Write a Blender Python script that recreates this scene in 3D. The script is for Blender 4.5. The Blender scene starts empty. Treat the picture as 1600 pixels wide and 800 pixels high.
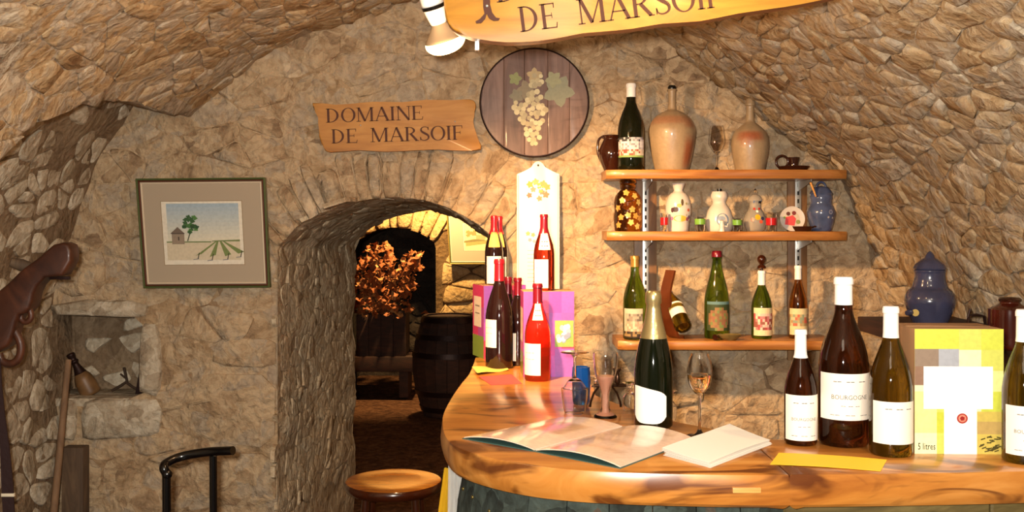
import bpy, bmesh, math, random
import numpy as np
from mathutils import Vector, Matrix, noise, geometry

rnd = random.Random(7)
PI = math.pi
S = bpy.context.scene
COL = S.collection
F = 1570.0          # focal length in pixels of the 1600 px wide frame
CZ = 1.53           # eye height
HY = 350.0          # pixel row of the horizon
ZC = 1.05           # bar top
YW = 3.85           # lit end wall

# ------------------------------------------------------------------ camera
cam = bpy.data.objects.new('camera', bpy.data.cameras.new('camera'))
COL.objects.link(cam)
cam.location = (0, 0, CZ)
cam.rotation_euler = (PI / 2, 0, 0)
cam.data.sensor_width = 36
cam.data.lens = F * 36 / 1600
cam.data.shift_y = -(400 - HY) / 1600
cam.data.clip_start = 0.05
S.camera = cam

# ------------------------------------------------------------------ world, lights, exposure
w = bpy.data.worlds.new('cellar_air'); S.world = w; w.use_nodes = True
w.node_tree.nodes['Background'].inputs[0].default_value = (1.0, 0.80, 0.60, 1)
w.node_tree.nodes['Background'].inputs[1].default_value = 0.10
S.view_settings.view_transform = 'Standard'
S.view_settings.look = 'None'
S.view_settings.gamma = 1
S.view_settings.exposure = 0.0
S.view_settings.use_curve_mapping = False


def light(name, kind, loc, energy, color, size=0.05, target=None, spot=None, blend=0.5):
    l = bpy.data.lights.new(name, kind); l.energy = energy; l.color = color
    if kind == 'AREA':
        l.size = size
    else:
        l.shadow_soft_size = size
    if kind == 'SPOT':
        l.spot_size = math.radians(spot); l.spot_blend = blend
    o = bpy.data.objects.new(name, l); COL.objects.link(o); o.location = loc
    if target is not None:
        o.rotation_euler = (Vector(target) - Vector(loc)).to_track_quat('-Z', 'Y').to_euler()
    return o


# the reflector bulb beside the hanging board
light('bulb_beam', 'SPOT', (-0.165, 2.60, 1.935), 205, (1.0, 0.58, 0.25), 0.03, (0.46, 3.85, 0.98), 86, 0.9)
light('bulb_glow', 'POINT', (-0.165, 2.585, 1.93), 12, (1.0, 0.60, 0.30), 0.04)
# the second reflector lamp, above the frame, on the front of the hanging board and the bar
light('board_lamp', 'SPOT', (0.36, 1.90, 2.10), 5.2, (1.0, 0.64, 0.30), 0.03, (0.30, 2.10, 2.00), 150, 0.8)
light('bar_lamp', 'SPOT', (0.80, 1.30, 2.05), 26, (1.0, 0.86, 0.68), 0.04, (0.68, 2.1, 1.08), 84, 1.0)
# the camera's own flash, left of the lens
light('camera_flash', 'AREA', (-0.05, -0.02, 1.58), 84, (1.0, 0.92, 0.82), 0.05, (-0.05, 3.0, 1.50))
# added soft warm fill under the vault, raising the ambient light
light('room_fill', 'AREA', (0.0, 0.3, 2.30), 7, (1.0, 0.82, 0.62), 0.5, (0.0, 1.6, 1.2))
# lamp of the further cellar
light('far_lamp', 'SPOT', (-0.70, 8.45, 2.25), 330, (1.0, 0.66, 0.28), 0.05, (-0.80, 9.25, 1.15), 112, 0.5)
light('far_fill', 'POINT', (1.2, 7.0, 2.1), 14, (1.0, 0.55, 0.28), 0.1)


# ------------------------------------------------------------------ colours and materials
def lin(h):
    h = h.lstrip('#')
    out = []
    for i in (0, 2, 4):
        c = int(h[i:i + 2], 16) / 255
        out.append(c / 12.92 if c <= 0.04045 else ((c + 0.055) / 1.055) ** 2.4)
    return (*out, 1.0)


def new_mat(name):
    m = bpy.data.materials.new(name); m.use_nodes = True
    nt = m.node_tree
    return m, nt, nt.nodes['Principled BSDF']


def N(nt, kind, **kw):
    n = nt.nodes.new(kind)
    for k, v in kw.items():
        if k.startswith('i_'):
            n.inputs[k[2:].replace('_', ' ')].default_value = v
        else:
            setattr(n, k, v)
    return n


def plain(name, col, rough=0.5, metal=0.0, trans=0.0, ior=1.45, coat=0.0, bump=0.0, bscale=60, emit=0.0, ecol=None, spec=0.5, vary=0.0):
    m, nt, b = new_mat(name)
    col = lin(col) if isinstance(col, str) else col
    b.inputs['Base Color'].default_value = col
    b.inputs['Roughness'].default_value = rough
    b.inputs['Metallic'].default_value = metal
    b.inputs['Transmission Weight'].default_value = trans
    b.inputs['IOR'].default_value = ior
    b.inputs['Coat Weight'].default_value = coat
    b.inputs['Coat Roughness'].default_value = 0.06
    b.inputs['Specular IOR Level'].default_value = spec
    if emit:
        b.inputs['Emission Color'].default_value = lin(ecol or '#ffffff')
        b.inputs['Emission Strength'].default_value = emit
    if bump or vary:
        tc = N(nt, 'ShaderNodeTexCoord')
        no = N(nt, 'ShaderNodeTexNoise', i_Scale=bscale, i_Detail=5.0)
        nt.links.new(tc.outputs['Object'], no.inputs['Vector'])
        if bump:
            bp = N(nt, 'ShaderNodeBump', i_Strength=bump, i_Distance=0.004)
            nt.links.new(no.outputs['Fac'], bp.inputs['Height'])
            nt.links.new(bp.outputs['Normal'], b.inputs['Normal'])
        if vary:
            hs = N(nt, 'ShaderNodeMixRGB', blend_type='MULTIPLY')
            hs.inputs[0].default_value = vary
            hs.inputs[1].default_value = col
            rp = N(nt, 'ShaderNodeValToRGB')
            rp.color_ramp.elements[0].position = 0.35; rp.color_ramp.elements[0].color = (0.25, 0.22, 0.2, 1)
            rp.color_ramp.elements[1].position = 0.6; rp.color_ramp.elements[1].color = (1, 1, 1, 1)
            nt.links.new(no.outputs['Fac'], rp.inputs[0]); nt.links.new(rp.outputs[0], hs.inputs[2])
            nt.links.new(hs.outputs[0], b.inputs['Base Color'])
    return m


def stone_mat(name, cols, big=5.0, bump=0.7, rndv=0.5, fine=1.0):
    """rubble: several stone colours by position and by piece, dirt, and relief in the bump"""
    m, nt, b = new_mat(name)
    b.inputs['Roughness'].default_value = 0.93
    b.inputs['Specular IOR Level'].default_value = 0.15
    geo = N(nt, 'ShaderNodeNewGeometry')
    oi = N(nt, 'ShaderNodeObjectInfo')
    warp = N(nt, 'ShaderNodeTexNoise', i_Scale=7.0, i_Detail=4.0)
    nt.links.new(geo.outputs['Position'], warp.inputs['Vector'])
    wa = N(nt, 'ShaderNodeVectorMath', operation='MULTIPLY_ADD')
    wa.inputs[1].default_value = (0.12, 0.12, 0.12)
    nt.links.new(warp.outputs['Color'], wa.inputs[0]); nt.links.new(geo.outputs['Position'], wa.inputs[2])
    n1 = N(nt, 'ShaderNodeTexNoise', i_Scale=big, i_Detail=6.0, i_Roughness=0.62)
    nt.links.new(wa.outputs[0], n1.inputs['Vector'])
    vo = N(nt, 'ShaderNodeTexVoronoi', i_Scale=big * 2.2)
    nt.links.new(wa.outputs[0], vo.inputs['Vector'])
    sep = N(nt, 'ShaderNodeSeparateColor'); nt.links.new(vo.outputs['Color'], sep.inputs[0])
    a1 = N(nt, 'ShaderNodeMath', operation='MULTIPLY_ADD'); a1.inputs[1].default_value = 0.32
    nt.links.new(sep.outputs[0], a1.inputs[0]); nt.links.new(n1.outputs['Fac'], a1.inputs[2])
    a2 = N(nt, 'ShaderNodeMath', operation='MULTIPLY_ADD'); a2.inputs[1].default_value = rndv
    nt.links.new(oi.outputs['Random'], a2.inputs[0]); nt.links.new(a1.outputs[0], a2.inputs[2])
    mx = N(nt, 'ShaderNodeMapRange'); mx.inputs['From Min'].default_value = 0.40; mx.inputs['From Max'].default_value = 0.95 + rndv * 0.75
    nt.links.new(a2.outputs[0], mx.inputs[0])
    rp = N(nt, 'ShaderNodeValToRGB')
    el = rp.color_ramp.elements
    while len(el) < len(cols):
        el.new(0.5)
    for i, c in enumerate(cols):
        el[i].position = i / (len(cols) - 1); el[i].color = lin(c)
    nt.links.new(mx.outputs[0], rp.inputs[0])
    n2 = N(nt, 'ShaderNodeTexNoise', i_Scale=45.0, i_Detail=7.0, i_Roughness=0.65)
    nt.links.new(wa.outputs[0], n2.inputs['Vector'])
    r2 = N(nt, 'ShaderNodeValToRGB')
    r2.color_ramp.elements[0].position = 0.34; r2.color_ramp.elements[0].color = (0.62, 0.55, 0.48, 1)
    r2.color_ramp.elements[1].position = 0.56; r2.color_ramp.elements[1].color = (1, 1, 1, 1)
    nt.links.new(n2.outputs['Fac'], r2.inputs[0])
    mm = N(nt, 'ShaderNodeMixRGB', blend_type='MULTIPLY'); mm.inputs[0].default_value = 0.75
    nt.links.new(rp.outputs[0], mm.inputs[1]); nt.links.new(r2.outputs[0], mm.inputs[2])
    nt.links.new(mm.outputs[0], b.inputs['Base Color'])
    n3 = N(nt, 'ShaderNodeTexNoise', i_Scale=22.0, i_Detail=9.0, i_Roughness=0.6)
    nt.links.new(wa.outputs[0], n3.inputs['Vector'])
    v3 = N(nt, 'ShaderNodeTexVoronoi', i_Scale=26.0)
    nt.links.new(wa.outputs[0], v3.inputs['Vector'])
    ad = N(nt, 'ShaderNodeMath', operation='MULTIPLY_ADD'); ad.inputs[1].default_value = 0.45
    nt.links.new(v3.outputs['Distance'], ad.inputs[0]); nt.links.new(n3.outputs['Fac'], ad.inputs[2])
    bp = N(nt, 'ShaderNodeBump', i_Strength=bump, i_Distance=0.022 * fine)
    nt.links.new(ad.outputs[0], bp.inputs['Height'])
    nt.links.new(bp.outputs['Normal'], b.inputs['Normal'])
    return m


def wood_mat(name, c1, c2, c3, rough=0.35, coat=0.0, scale=(1.2, 9, 9), dist=3.0, patch=0.0, bump=0.15):
    m, nt, b = new_mat(name)
    b.inputs['Roughness'].default_value = rough
    b.inputs['Coat Weight'].default_value = coat; b.inputs['Coat Roughness'].default_value = 0.12
    tc = N(nt, 'ShaderNodeTexCoord'); mp = N(nt, 'ShaderNodeMapping')
    mp.inputs['Scale'].default_value = scale
    nt.links.new(tc.outputs['Object'], mp.inputs['Vector'])
    n1 = N(nt, 'ShaderNodeTexNoise', i_Scale=2.2, i_Detail=8.0, i_Roughness=0.6, i_Distortion=dist)
    nt.links.new(mp.outputs[0], n1.inputs['Vector'])
    rp = N(nt, 'ShaderNodeValToRGB'); el = rp.color_ramp.elements
    el.new(0.5)
    for e, p, c in zip(el, (0.30, 0.50, 0.68), (c1, c2, c3)):
        e.position = p; e.color = lin(c)
    nt.links.new(n1.outputs['Fac'], rp.inputs[0])
    out = rp.outputs[0]
    if patch:
        n2 = N(nt, 'ShaderNodeTexNoise', i_Scale=2.6, i_Detail=3.0, i_Distortion=1.5)
        mp2 = N(nt, 'ShaderNodeMapping'); mp2.inputs['Scale'].default_value = (1.3, 3.0, 5.0)
        nt.links.new(tc.outputs['Object'], mp2.inputs['Vector']); nt.links.new(mp2.outputs[0], n2.inputs['Vector'])
        r2 = N(nt, 'ShaderNodeValToRGB')
        r2.color_ramp.elements[0].position = 0.53; r2.color_ramp.elements[0].color = (1, 1, 1, 1)
        r2.color_ramp.elements[1].position = 0.66; r2.color_ramp.elements[1].color = lin('#6d4630')
        nt.links.new(n2.outputs['Fac'], r2.inputs[0])
        mm = N(nt, 'ShaderNodeMixRGB', blend_type='MULTIPLY'); mm.inputs[0].default_value = patch
        nt.links.new(out, mm.inputs[1]); nt.links.new(r2.outputs[0], mm.inputs[2])
        out = mm.outputs[0]
    nt.links.new(out, b.inputs['Base Color'])
    if bump:
        bp = N(nt, 'ShaderNodeBump', i_Strength=bump, i_Distance=0.002)
        nt.links.new(n1.outputs['Fac'], bp.inputs['Height']); nt.links.new(bp.outputs['Normal'], b.inputs['Normal'])
    return m


def paint_mat(name, rough=0.6, coat=0.0, bump=0.0):
    m, nt, b = new_mat(name)
    at = N(nt, 'ShaderNodeAttribute', attribute_name='Col')
    tc = N(nt, 'ShaderNodeTexCoord')
    no = N(nt, 'ShaderNodeTexNoise', i_Scale=90.0, i_Detail=4.0)
    nt.links.new(tc.outputs['Object'], no.inputs['Vector'])
    rp = N(nt, 'ShaderNodeValToRGB')
    rp.color_ramp.elements[0].position = 0.3; rp.color_ramp.elements[0].color = (0.8, 0.8, 0.8, 1)
    rp.color_ramp.elements[1].position = 0.6; rp.color_ramp.elements[1].color = (1, 1, 1, 1)
    nt.links.new(no.outputs['Fac'], rp.inputs[0])
    mm = N(nt, 'ShaderNodeMixRGB', blend_type='MULTIPLY'); mm.inputs[0].default_value = 0.6
    nt.links.new(at.outputs['Color'], mm.inputs[1]); nt.links.new(rp.outputs[0], mm.inputs[2])
    nt.links.new(mm.outputs[0], b.inputs['Base Color'])
    b.inputs['Roughness'].default_value = rough
    b.inputs['Coat Weight'].default_value = coat; b.inputs['Coat Roughness'].default_value = 0.08
    if bump:
        bp = N(nt, 'ShaderNodeBump', i_Strength=bump, i_Distance=0.003)
        nt.links.new(no.outputs['Fac'], bp.inputs['Height']); nt.links.new(bp.outputs['Normal'], b.inputs['Normal'])
    return m


M = {}
M['stone'] = stone_mat('rubble_stone', ['#866e56', '#ab9272', '#c2aa88', '#aa9a84', '#cfba9a'], 8, 0.95, 0.16)
M['mortar'] = stone_mat('wall_mortar', ['#8c745a', '#ae9472', '#bfa888', '#a89680'], 6, 0.95, 0.0)
M['passage_stone'] = stone_mat('passage_stone', ['#a08a6c', '#c0aa8a', '#d4c4a6', '#baa98e'], 8, 1.0, 0.25)
M['vault_stone'] = stone_mat('vault_stone', ['#806244', '#ae9068', '#c2a984', '#b0a28e', '#d6c6aa'], 11, 0.85, 0.32)
M['vault_mortar'] = stone_mat('vault_mortar', ['#9a8a74', '#b0a08a', '#bcae96'], 5, 0.8, 0.0)
M['left_stone'] = stone_mat('left_stone', ['#94846e', '#b3a48c', '#cdc2ac', '#c4b79e'], 9, 0.7, 0.25)
M['left_mortar'] = stone_mat('left_mortar', ['#75624c', '#8e7a62', '#9a866a'], 5, 0.8, 0.0)
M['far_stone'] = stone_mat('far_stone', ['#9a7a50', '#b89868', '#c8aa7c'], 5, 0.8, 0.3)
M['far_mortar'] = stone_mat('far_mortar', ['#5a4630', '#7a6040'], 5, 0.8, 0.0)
M['shaded_stone'] = stone_mat('shaded_stone', ['#2c2420', '#40362e', '#50463c'], 5, 0.8, 0.3)  # stone colour darkened for the shade inside the far bay
M['floor'] = stone_mat('earth_floor', ['#3a2416', '#5a3a26', '#74523a'], 14, 0.6, 0.0)
M['sign'] = wood_mat('sign_wood', '#9c6729', '#b07a34', '#bd8a42', 0.6, 0.05, (1.5, 6, 9), 1.2)
M['big_sign'] = wood_mat('board_wood', '#94601a', '#b47c26', '#c49234', 0.35, 0.25, (1.2, 5, 7), 1.2)
M['sign_edge'] = wood_mat('bark_edge', '#6e3d1a', '#8f5424', '#a66a30', 0.5, 0.1)
M['burnt'] = plain('burnt_letter', '#4a2412', 0.7)
M['shelf'] = wood_mat('shelf_wood', '#7e4a20', '#a06830', '#b88346', 0.42, 0.15, (1.0, 8, 10), 1.2)
M['upright'] = wood_mat('upright_wood', '#5a3a1e', '#7a5630', '#8c6a40', 0.5, 0.0, (8, 8, 1.2), 1.5)
M['bar'] = wood_mat('bar_slab', '#94561f', '#b4742f', '#c98c45', 0.30, 0.35, (1.1, 6.0, 4.0), 1.2, 0.85)
M['bar_light'] = wood_mat('plug_wood', '#c98a48', '#dca05a', '#e4b070', 0.3, 0.4)
M['stool'] = wood_mat('stool_wood', '#6e3410', '#a8621e', '#c98830', 0.25, 0.6, (1.2, 7, 7), 1.2)
M['stool_dark'] = plain('stool_dark_wood', '#3a1708', 0.22, coat=0.6, vary=0.4, bscale=12)
M['yoke'] = wood_mat('yoke_wood', '#2e160c', '#452414', '#58301c', 0.5, 0.1, (3, 3, 3), 2.0)
M['dull_wood'] = wood_mat('weathered_wood', '#3a2c20', '#54412f', '#6b563e', 0.8, 0.0, (9, 9, 1.5), 1.5)
M['stick'] = wood_mat('stick_wood', '#5e4632', '#765a40', '#86694c', 0.8, 0.0, (9, 9, 1.5), 1.5)
M['dark_wood'] = wood_mat('dark_wood', '#241208', '#361c0e', '#482614', 0.8, 0.0, (2, 2, 8), 1.5)
M['vat'] = stone_mat('vat_wood', ['#1c1a18', '#2e3430', '#46504a', '#5a3a28'], 9, 0.5, 0.3, 0.4)
M['vat_olive'] = wood_mat('olive_board', '#4a3f20', '#655630', '#7a6a3e', 0.5, 0.1)
M['stud'] = plain('brass_stud', '#6a5c30', 0.4, 0.7)
M['lid_plank'] = wood_mat('lid_plank', '#4e3830', '#6c5248', '#84685c', 0.6, 0.15, (9, 9, 1.2), 1.2, 0.4)
M['iron'] = plain('dark_iron', '#2c1a16', 0.45, 0.5, bump=0.3)
M['black'] = plain('black_enamel', '#060607', 0.22, coat=0.4)
M['steel'] = plain('galvanised_steel', '#c9c9c4', 0.35, 0.75)
M['slot'] = plain('slot_shadow', '#1b1712', 0.8)
M['white'] = plain('white_paper', '#f4efe4', 0.6)
M['label'] = plain('label_paper', '#f0e6d6', 0.55)
M['cream'] = plain('cream_label', '#e8dcc0', 0.6)
M['yellow'] = plain('yellow_paper', '#f0c428', 0.7)
M['pale_yellow'] = plain('pale_yellow_paper', '#d8b860', 0.7)
M['pink_card'] = plain('pink_card', '#c04848', 0.6)
M['white_cap'] = plain('white_capsule', '#f0ece6', 0.4)
M['gold_cap'] = plain('gold_capsule', '#b8904a', 0.3, 0.6)
M['red_cap'] = plain('red_capsule', '#a01828', 0.3, 0.2, coat=0.3)
M['dkred_cap'] = plain('dark_red_capsule', '#6e0f20', 0.3, 0.2, coat=0.3)
M['foil'] = plain('champagne_foil', '#d2c088', 0.28, 0.85, bump=0.35, bscale=45)
M['black_gloss'] = plain('black_stopper', '#0c0a08', 0.3)
M['ink'] = plain('printed_ink', '#5a524c', 0.7)
M['red_ink'] = plain('red_ink', '#8c2420', 0.6)
M['glass'] = plain('clear_glass', (1, 1, 1, 1), 0.0, trans=1.0, ior=1.45)
M['wine_pale'] = plain('pale_sparkling_wine', (0.95, 0.72, 0.38, 1), 0.0, trans=1.0, ior=1.33)
M['pink_liquid'] = plain('cloudy_pink_drink', '#dca084', 0.25, trans=0.1, ior=1.33)
M['amber_glass'] = plain('amber_glass', (0.34, 0.12, 0.015, 1), 0.05, trans=0.98, ior=1.4)
M['green_glass'] = plain('green_bottle_glass', (0.14, 0.25, 0.02, 1), 0.03, trans=0.97, ior=1.35)
M['dkgreen_glass'] = plain('dark_green_glass', (0.004, 0.0055, 0.002, 1), 0.06, spec=0.5, coat=0.15)
M['olive_glass'] = plain('olive_bottle_glass', (0.30, 0.20, 0.015, 1), 0.03, trans=0.97, ior=1.35)
M['brown_glass'] = plain('brown_bottle_glass', (0.10, 0.028, 0.008, 1), 0.04, trans=0.93, ior=1.35)
M['black_wine'] = plain('red_wine_bottle', (0.012, 0.004, 0.004, 1), 0.06, spec=0.6, coat=0.3)
M['rose'] = plain('rose_wine_bottle', (1.0, 0.19, 0.05, 1), 0.02, trans=0.97, ior=1.35)
M['rose_dark'] = plain('dark_rose_bottle', (0.50, 0.045, 0.015, 1), 0.03, trans=0.95, ior=1.35)
M['blue_glass'] = plain('blue_glass', (0.02, 0.16, 0.55, 1), 0.04, trans=0.6, ior=1.45)
M['red_glass'] = plain('red_band', '#b01c20', 0.2)
M['brown_glaze'] = plain('brown_glaze', '#32160c', 0.14, coat=0.8, vary=0.4, bscale=20)
M['urn_glaze'] = plain('grey_blue_glaze', '#3e4058', 0.2, coat=0.8, vary=0.4, bscale=14)
M['blue_glaze'] = plain('blue_glaze', '#4a5676', 0.2, coat=0.8, vary=0.45, bscale=25)
M['white_glaze'] = plain('white_ceramic', '#c9bfb4', 0.25, coat=0.5)
M['bronze'] = plain('bronze_metal', '#4a3222', 0.25, 0.8)
M['leather'] = plain('old_leather', '#2e1c1c', 0.6, bump=0.4)
M['teal'] = plain('teal_cover', '#3c5c58', 0.4)
M['page'] = paint_mat('sleeve_page', 0.22, 0.5)
M['paint'] = paint_mat('painted_print', 0.7)
M['paint_gloss'] = paint_mat('painted_ceramic', 0.25, 0.5, 0.1)
M['card'] = paint_mat('printed_carton', 0.4, 0.2)
M['stoneware'] = paint_mat('stoneware', 0.42, 0.35, 0.35)
M['brown_card'] = plain('brown_carton', '#9a7450', 0.7)
M['frame_green'] = plain('green_frame', '#4f5c34', 0.35, coat=0.3)
M['frame_red'] = plain('red_frame_edge', '#5e3222', 0.35, coat=0.3)
M['frame_gold'] = plain('gilt_frame', '#a88c48', 0.35, 0.4)
M['cream_mat'] = plain('cream_slip', '#cfc0a6', 0.7)
M['mat_board'] = plain('mat_board', '#a59680', 0.85)
M['plastic'] = plain('grey_plastic_sheet', (0.75, 0.75, 0.72, 1), 0.25, trans=0.5, ior=1.2)
M['lamp_white'] = plain('white_lamp_holder', '#e8e6e0', 0.35)
M['bulb_body'] = plain('bulb_reflector', '#d8bc94', 0.15, 0.3, coat=0.5)
M['bulb_face'] = plain('bulb_face', '#ffe0b0', 0.3, emit=7.0, ecol='#ffd090')
M['leaf'] = plain('dry_leaf', '#9a5628', 0.7, vary=0.5, bscale=14)
M['leaf_pale'] = plain('pale_dry_leaf', '#c08850', 0.7, vary=0.4, bscale=14)
M['twig'] = plain('vine_twig', '#3a2a1c', 0.8)
M['dial'] = plain('white_enamel', '#f2ecdc', 0.35, coat=0.4)


# ------------------------------------------------------------------ helpers
def P(x, y, Y):
    return Vector(((x - 800) * Y / F, Y, CZ - (y - HY) * Y / F))


def Yc(y, dz=CZ - ZC):
    return dz * F / (y - HY)


def tag(o, label=None, cat=None, group=None, kind=None):
    for k, v in (('label', label), ('category', cat), ('group', group), ('kind', kind)):
        if v:
            o[k] = v
    return o


def thing(name, label, cat, loc=(0, 0, 0), rz=0.0, group=None):
    o = bpy.data.objects.new(name, None); COL.objects.link(o)
    o.empty_display_size = 0.05
    o.location = loc; o.rotation_euler = (0, 0, rz)
    return tag(o, label, cat, group)


def finish(name, bm, mat, parent=None, smooth=35, loc=None):
    if smooth:
        lim = math.radians(smooth)
        for f in bm.faces:
            f.smooth = True
        for e in bm.edges:
            if len(e.link_faces) == 2 and e.calc_face_angle(0) > lim:
                e.smooth = False
    me = bpy.data.meshes.new(name); bm.to_mesh(me); bm.free()
    for mm in (mat if isinstance(mat, (list, tuple)) else [mat]):
        me.materials.append(mm)
    o = bpy.data.objects.new(name, me); COL.objects.link(o)
    if parent is not None:
        o.parent = parent
    if loc is not None:
        o.location = loc
    return o


def catmull(pts, n=6, closed=False):
    pts = [Vector(p) for p in pts]; out = []; m = len(pts)
    for i in range(m if closed else m - 1):
        if closed:
            p0, p1, p2, p3 = pts[(i - 1) % m], pts[i], pts[(i + 1) % m], pts[(i + 2) % m]
        else:
            p1, p2 = pts[i], pts[i + 1]
            p0 = pts[i - 1] if i > 0 else p1 * 2 - p2
            p3 = pts[i + 2] if i + 2 < m else p2 * 2 - p1
        for k in range(n):
            t = k / n
            out.append(0.5 * ((2 * p1) + (p2 - p0) * t + (2 * p0 - 5 * p1 + 4 * p2 - p3) * t * t + (3 * p1 - p0 - 3 * p2 + p3) * t ** 3))
    if not closed:
        out.append(pts[-1])
    return out


def box_bm(bm, x0, x1, y0, y1, z0, z1, bev=0.0, rot=None):
    vs = [bm.verts.new((x, y, z)) for x in (x0, x1) for y in (y0, y1) for z in (z0, z1)]
    idx = [(0, 1, 3, 2), (4, 6, 7, 5), (0, 4, 5, 1), (2, 3, 7, 6), (0, 2, 6, 4), (1, 5, 7, 3)]
    fs = [bm.faces.new([vs[i] for i in f]) for f in idx]
    if rot:
        bmesh.ops.transform(bm, matrix=rot, verts=vs)
    if bev:
        es = list({e for f in fs for e in f.edges})
        bmesh.ops.bevel(bm, geom=es, offset=bev, segments=2, affect='EDGES', profile=0.6)
    return vs


def box(name, dims, mat, parent=None, bev=0.002, loc=None, rot=None):
    bm = bmesh.new(); box_bm(bm, *dims, bev=bev, rot=rot)
    return finish(name, bm, mat, parent, 40, loc)


def lathe_bm(prof, seg=32, bm=None, closed_prof=False, colorf=None):
    """prof: list of (r, z); r==0 makes a pole"""
    bm = bm or bmesh.new()
    rings = []
    for r, z in prof:
        if r < 1e-6:
            rings.append([bm.verts.new((0, 0, z))])
        else:
            rings.append([bm.verts.new((r * math.sin(2 * PI * k / seg), -r * math.cos(2 * PI * k / seg), z)) for k in range(seg)])
    pairs = list(zip(rings, rings[1:]))
    if closed_prof:
        pairs.append((rings[-1], rings[0]))
    for a, b in pairs:
        for k in range(seg):
            k2 = (k + 1) % seg
            if len(a) == 1 and len(b) == 1:
                continue
            if len(a) == 1:
                bm.faces.new((a[0], b[k2], b[k]))
            elif len(b) == 1:
                bm.faces.new((a[k], a[k2], b[0]))
            else:
                bm.faces.new((a[k], a[k2], b[k2], b[k]))
    if colorf:
        lay = bm.verts.layers.float_color.new('Col')
        for v in bm.verts:
            v[lay] = colorf(math.atan2(v.co.x, -v.co.y), v.co.z)
    return bm


def lathe(name, prof, mat, parent=None, seg=32, closed_prof=False, colorf=None, loc=None, smooth=50, matrix=None):
    bm = lathe_bm(prof, seg, None, closed_prof, colorf)
    if matrix is not None:
        bmesh.ops.transform(bm, matrix=matrix, verts=bm.verts)
    bmesh.ops.recalc_face_normals(bm, faces=bm.faces)
    return finish(name, bm, mat, parent, smooth, loc)


def tube_bm(pts, r, seg=10, bm=None, closed=False, flat=1.0):
    bm = bm or bmesh.new(); pts = [Vector(p) for p in pts]; n = len(pts)
    rings = []; up = None
    for i, p in enumerate(pts):
        a = pts[i - 1] if (i > 0 or closed) else p
        b = pts[(i + 1) % n] if (i < n - 1 or closed) else p
        t = (b - a).normalized()
        if up is None:
            up = Vector((0, 0, 1)) if abs(t.z) < 0.9 else Vector((1, 0, 0))
        s = t.cross(up).normalized(); up = s.cross(t).normalized()
        rr = r[i] if isinstance(r, (list, tuple)) else r
        rings.append([bm.verts.new(p + s * (rr * math.cos(2 * PI * k / seg)) + up * (rr * flat * math.sin(2 * PI * k / seg))) for k in range(seg)])
    for i in range(n if closed else n - 1):
        a, b = rings[i], rings[(i + 1) % n]
        for k in range(seg):
            bm.faces.new((a[k], a[(k + 1) % seg], b[(k + 1) % seg], b[k]))
    if not closed:
        bm.faces.new(rings[0]); bm.faces.new(list(reversed(rings[-1])))
    bmesh.ops.recalc_face_normals(bm, faces=bm.faces)
    return bm


def tube(name, pts, r, mat, parent=None, seg=10, closed=False, flat=1.0):
    return finish(name, tube_bm(pts, r, seg, None, closed, flat), mat, parent, 50)


def prism_bm(pts2, y0, y1, bm=None, bev=0.0):
    """outline in (x, z), extruded from y0 (front) to y1 (back)"""
    bm = bm or bmesh.new()
    a = [bm.verts.new((p[0], y0, p[1])) for p in pts2]
    b = [bm.verts.new((p[0], y1, p[1])) for p in pts2]
    n = len(a)
    f0 = bm.faces.new(a); bm.faces.new(list(reversed(b)))
    for i in range(n):
        bm.faces.new((a[i], b[i], b[(i + 1) % n], a[(i + 1) % n]))
    if bev:
        bmesh.ops.bevel(bm, geom=list(f0.edges), offset=bev, segments=2, affect='EDGES', profile=0.5)
    bmesh.ops.recalc_face_normals(bm, faces=bm.faces)
    return bm


def flat_paint(name, polys, mat, parent=None, mapf=None, loc=None):
    """polys: [(pts2, colour, lift)], mapf maps (u, v, lift) to a point"""
    bm = bmesh.new(); lay = bm.verts.layers.float_color.new('Col')
    mapf = mapf or (lambda u, v, l: (u, -l, v))
    for ip, (pts, col, lift) in enumerate(polys):
        lift = lift + ip * 0.000012
        c = lin(col) if isinstance(col, str) else col
        vs = []
        for p in pts:
            v = bm.verts.new(mapf(p[0], p[1], lift)); v[lay] = c; vs.append(v)
        bm.faces.new(vs)
    o = finish(name, bm, mat, parent, 0, loc)
    return o


def rect(x0, x1, y0, y1):
    return [(x0, y0), (x1, y0), (x1, y1), (x0, y1)]


def disc(cx, cy, r, n=10, ry=None, a0=0):
    ry = ry or r
    return [(cx + r * math.cos(a0 + 2 * PI * k / n), cy + ry * math.sin(a0 + 2 * PI * k / n)) for k in range(n)]


def leafshape(cx, cy, r, rot=0, lobes=5):
    out = []
    for k in range(lobes * 4):
        a = rot + 2 * PI * k / (lobes * 4)
        rr = r * (1.0 if k % 4 == 0 else 0.82 if k % 2 else 0.62)
        out.append((cx + rr * math.cos(a), cy + rr * math.sin(a)))
    return out


# ---------- serif capitals, cap height 1
def stroke(p, q, wd):
    d = Vector((q[0] - p[0], q[1] - p[1])).normalized(); n = Vector((-d.y, d.x)) * wd / 2
    return [(p[0] - n.x, p[1] - n.y), (q[0] - n.x, q[1] - n.y), (q[0] + n.x, q[1] + n.y), (p[0] + n.x, p[1] + n.y)]


def ring2(cx, cy, ro, yo, ri, yi, a0, a1, n=18, dx=0.0):
    out = []
    for k in range(n):
        t0 = a0 + (a1 - a0) * k / n; t1 = a0 + (a1 - a0) * (k + 1) / n
        out.append([(cx + ro * math.cos(t0), cy + yo * math.sin(t0)), (cx + ro * math.cos(t1), cy + yo * math.sin(t1)),
                    (cx + dx + ri * math.cos(t1), cy + yi * math.sin(t1)), (cx + dx + ri * math.cos(t0), cy + yi * math.sin(t0))])
    return out


def vs_(x, w=0.14):      # vertical stem with serifs
    return [rect(x, x + w, 0, 1), rect(x - 0.07, x + w + 0.07, 0, 0.045), rect(x - 0.07, x + w + 0.07, 0.955, 1)]


def sf(x, y, w=0.26):
    return rect(x - w / 2, x + w / 2, y, y + 0.045)


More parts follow.
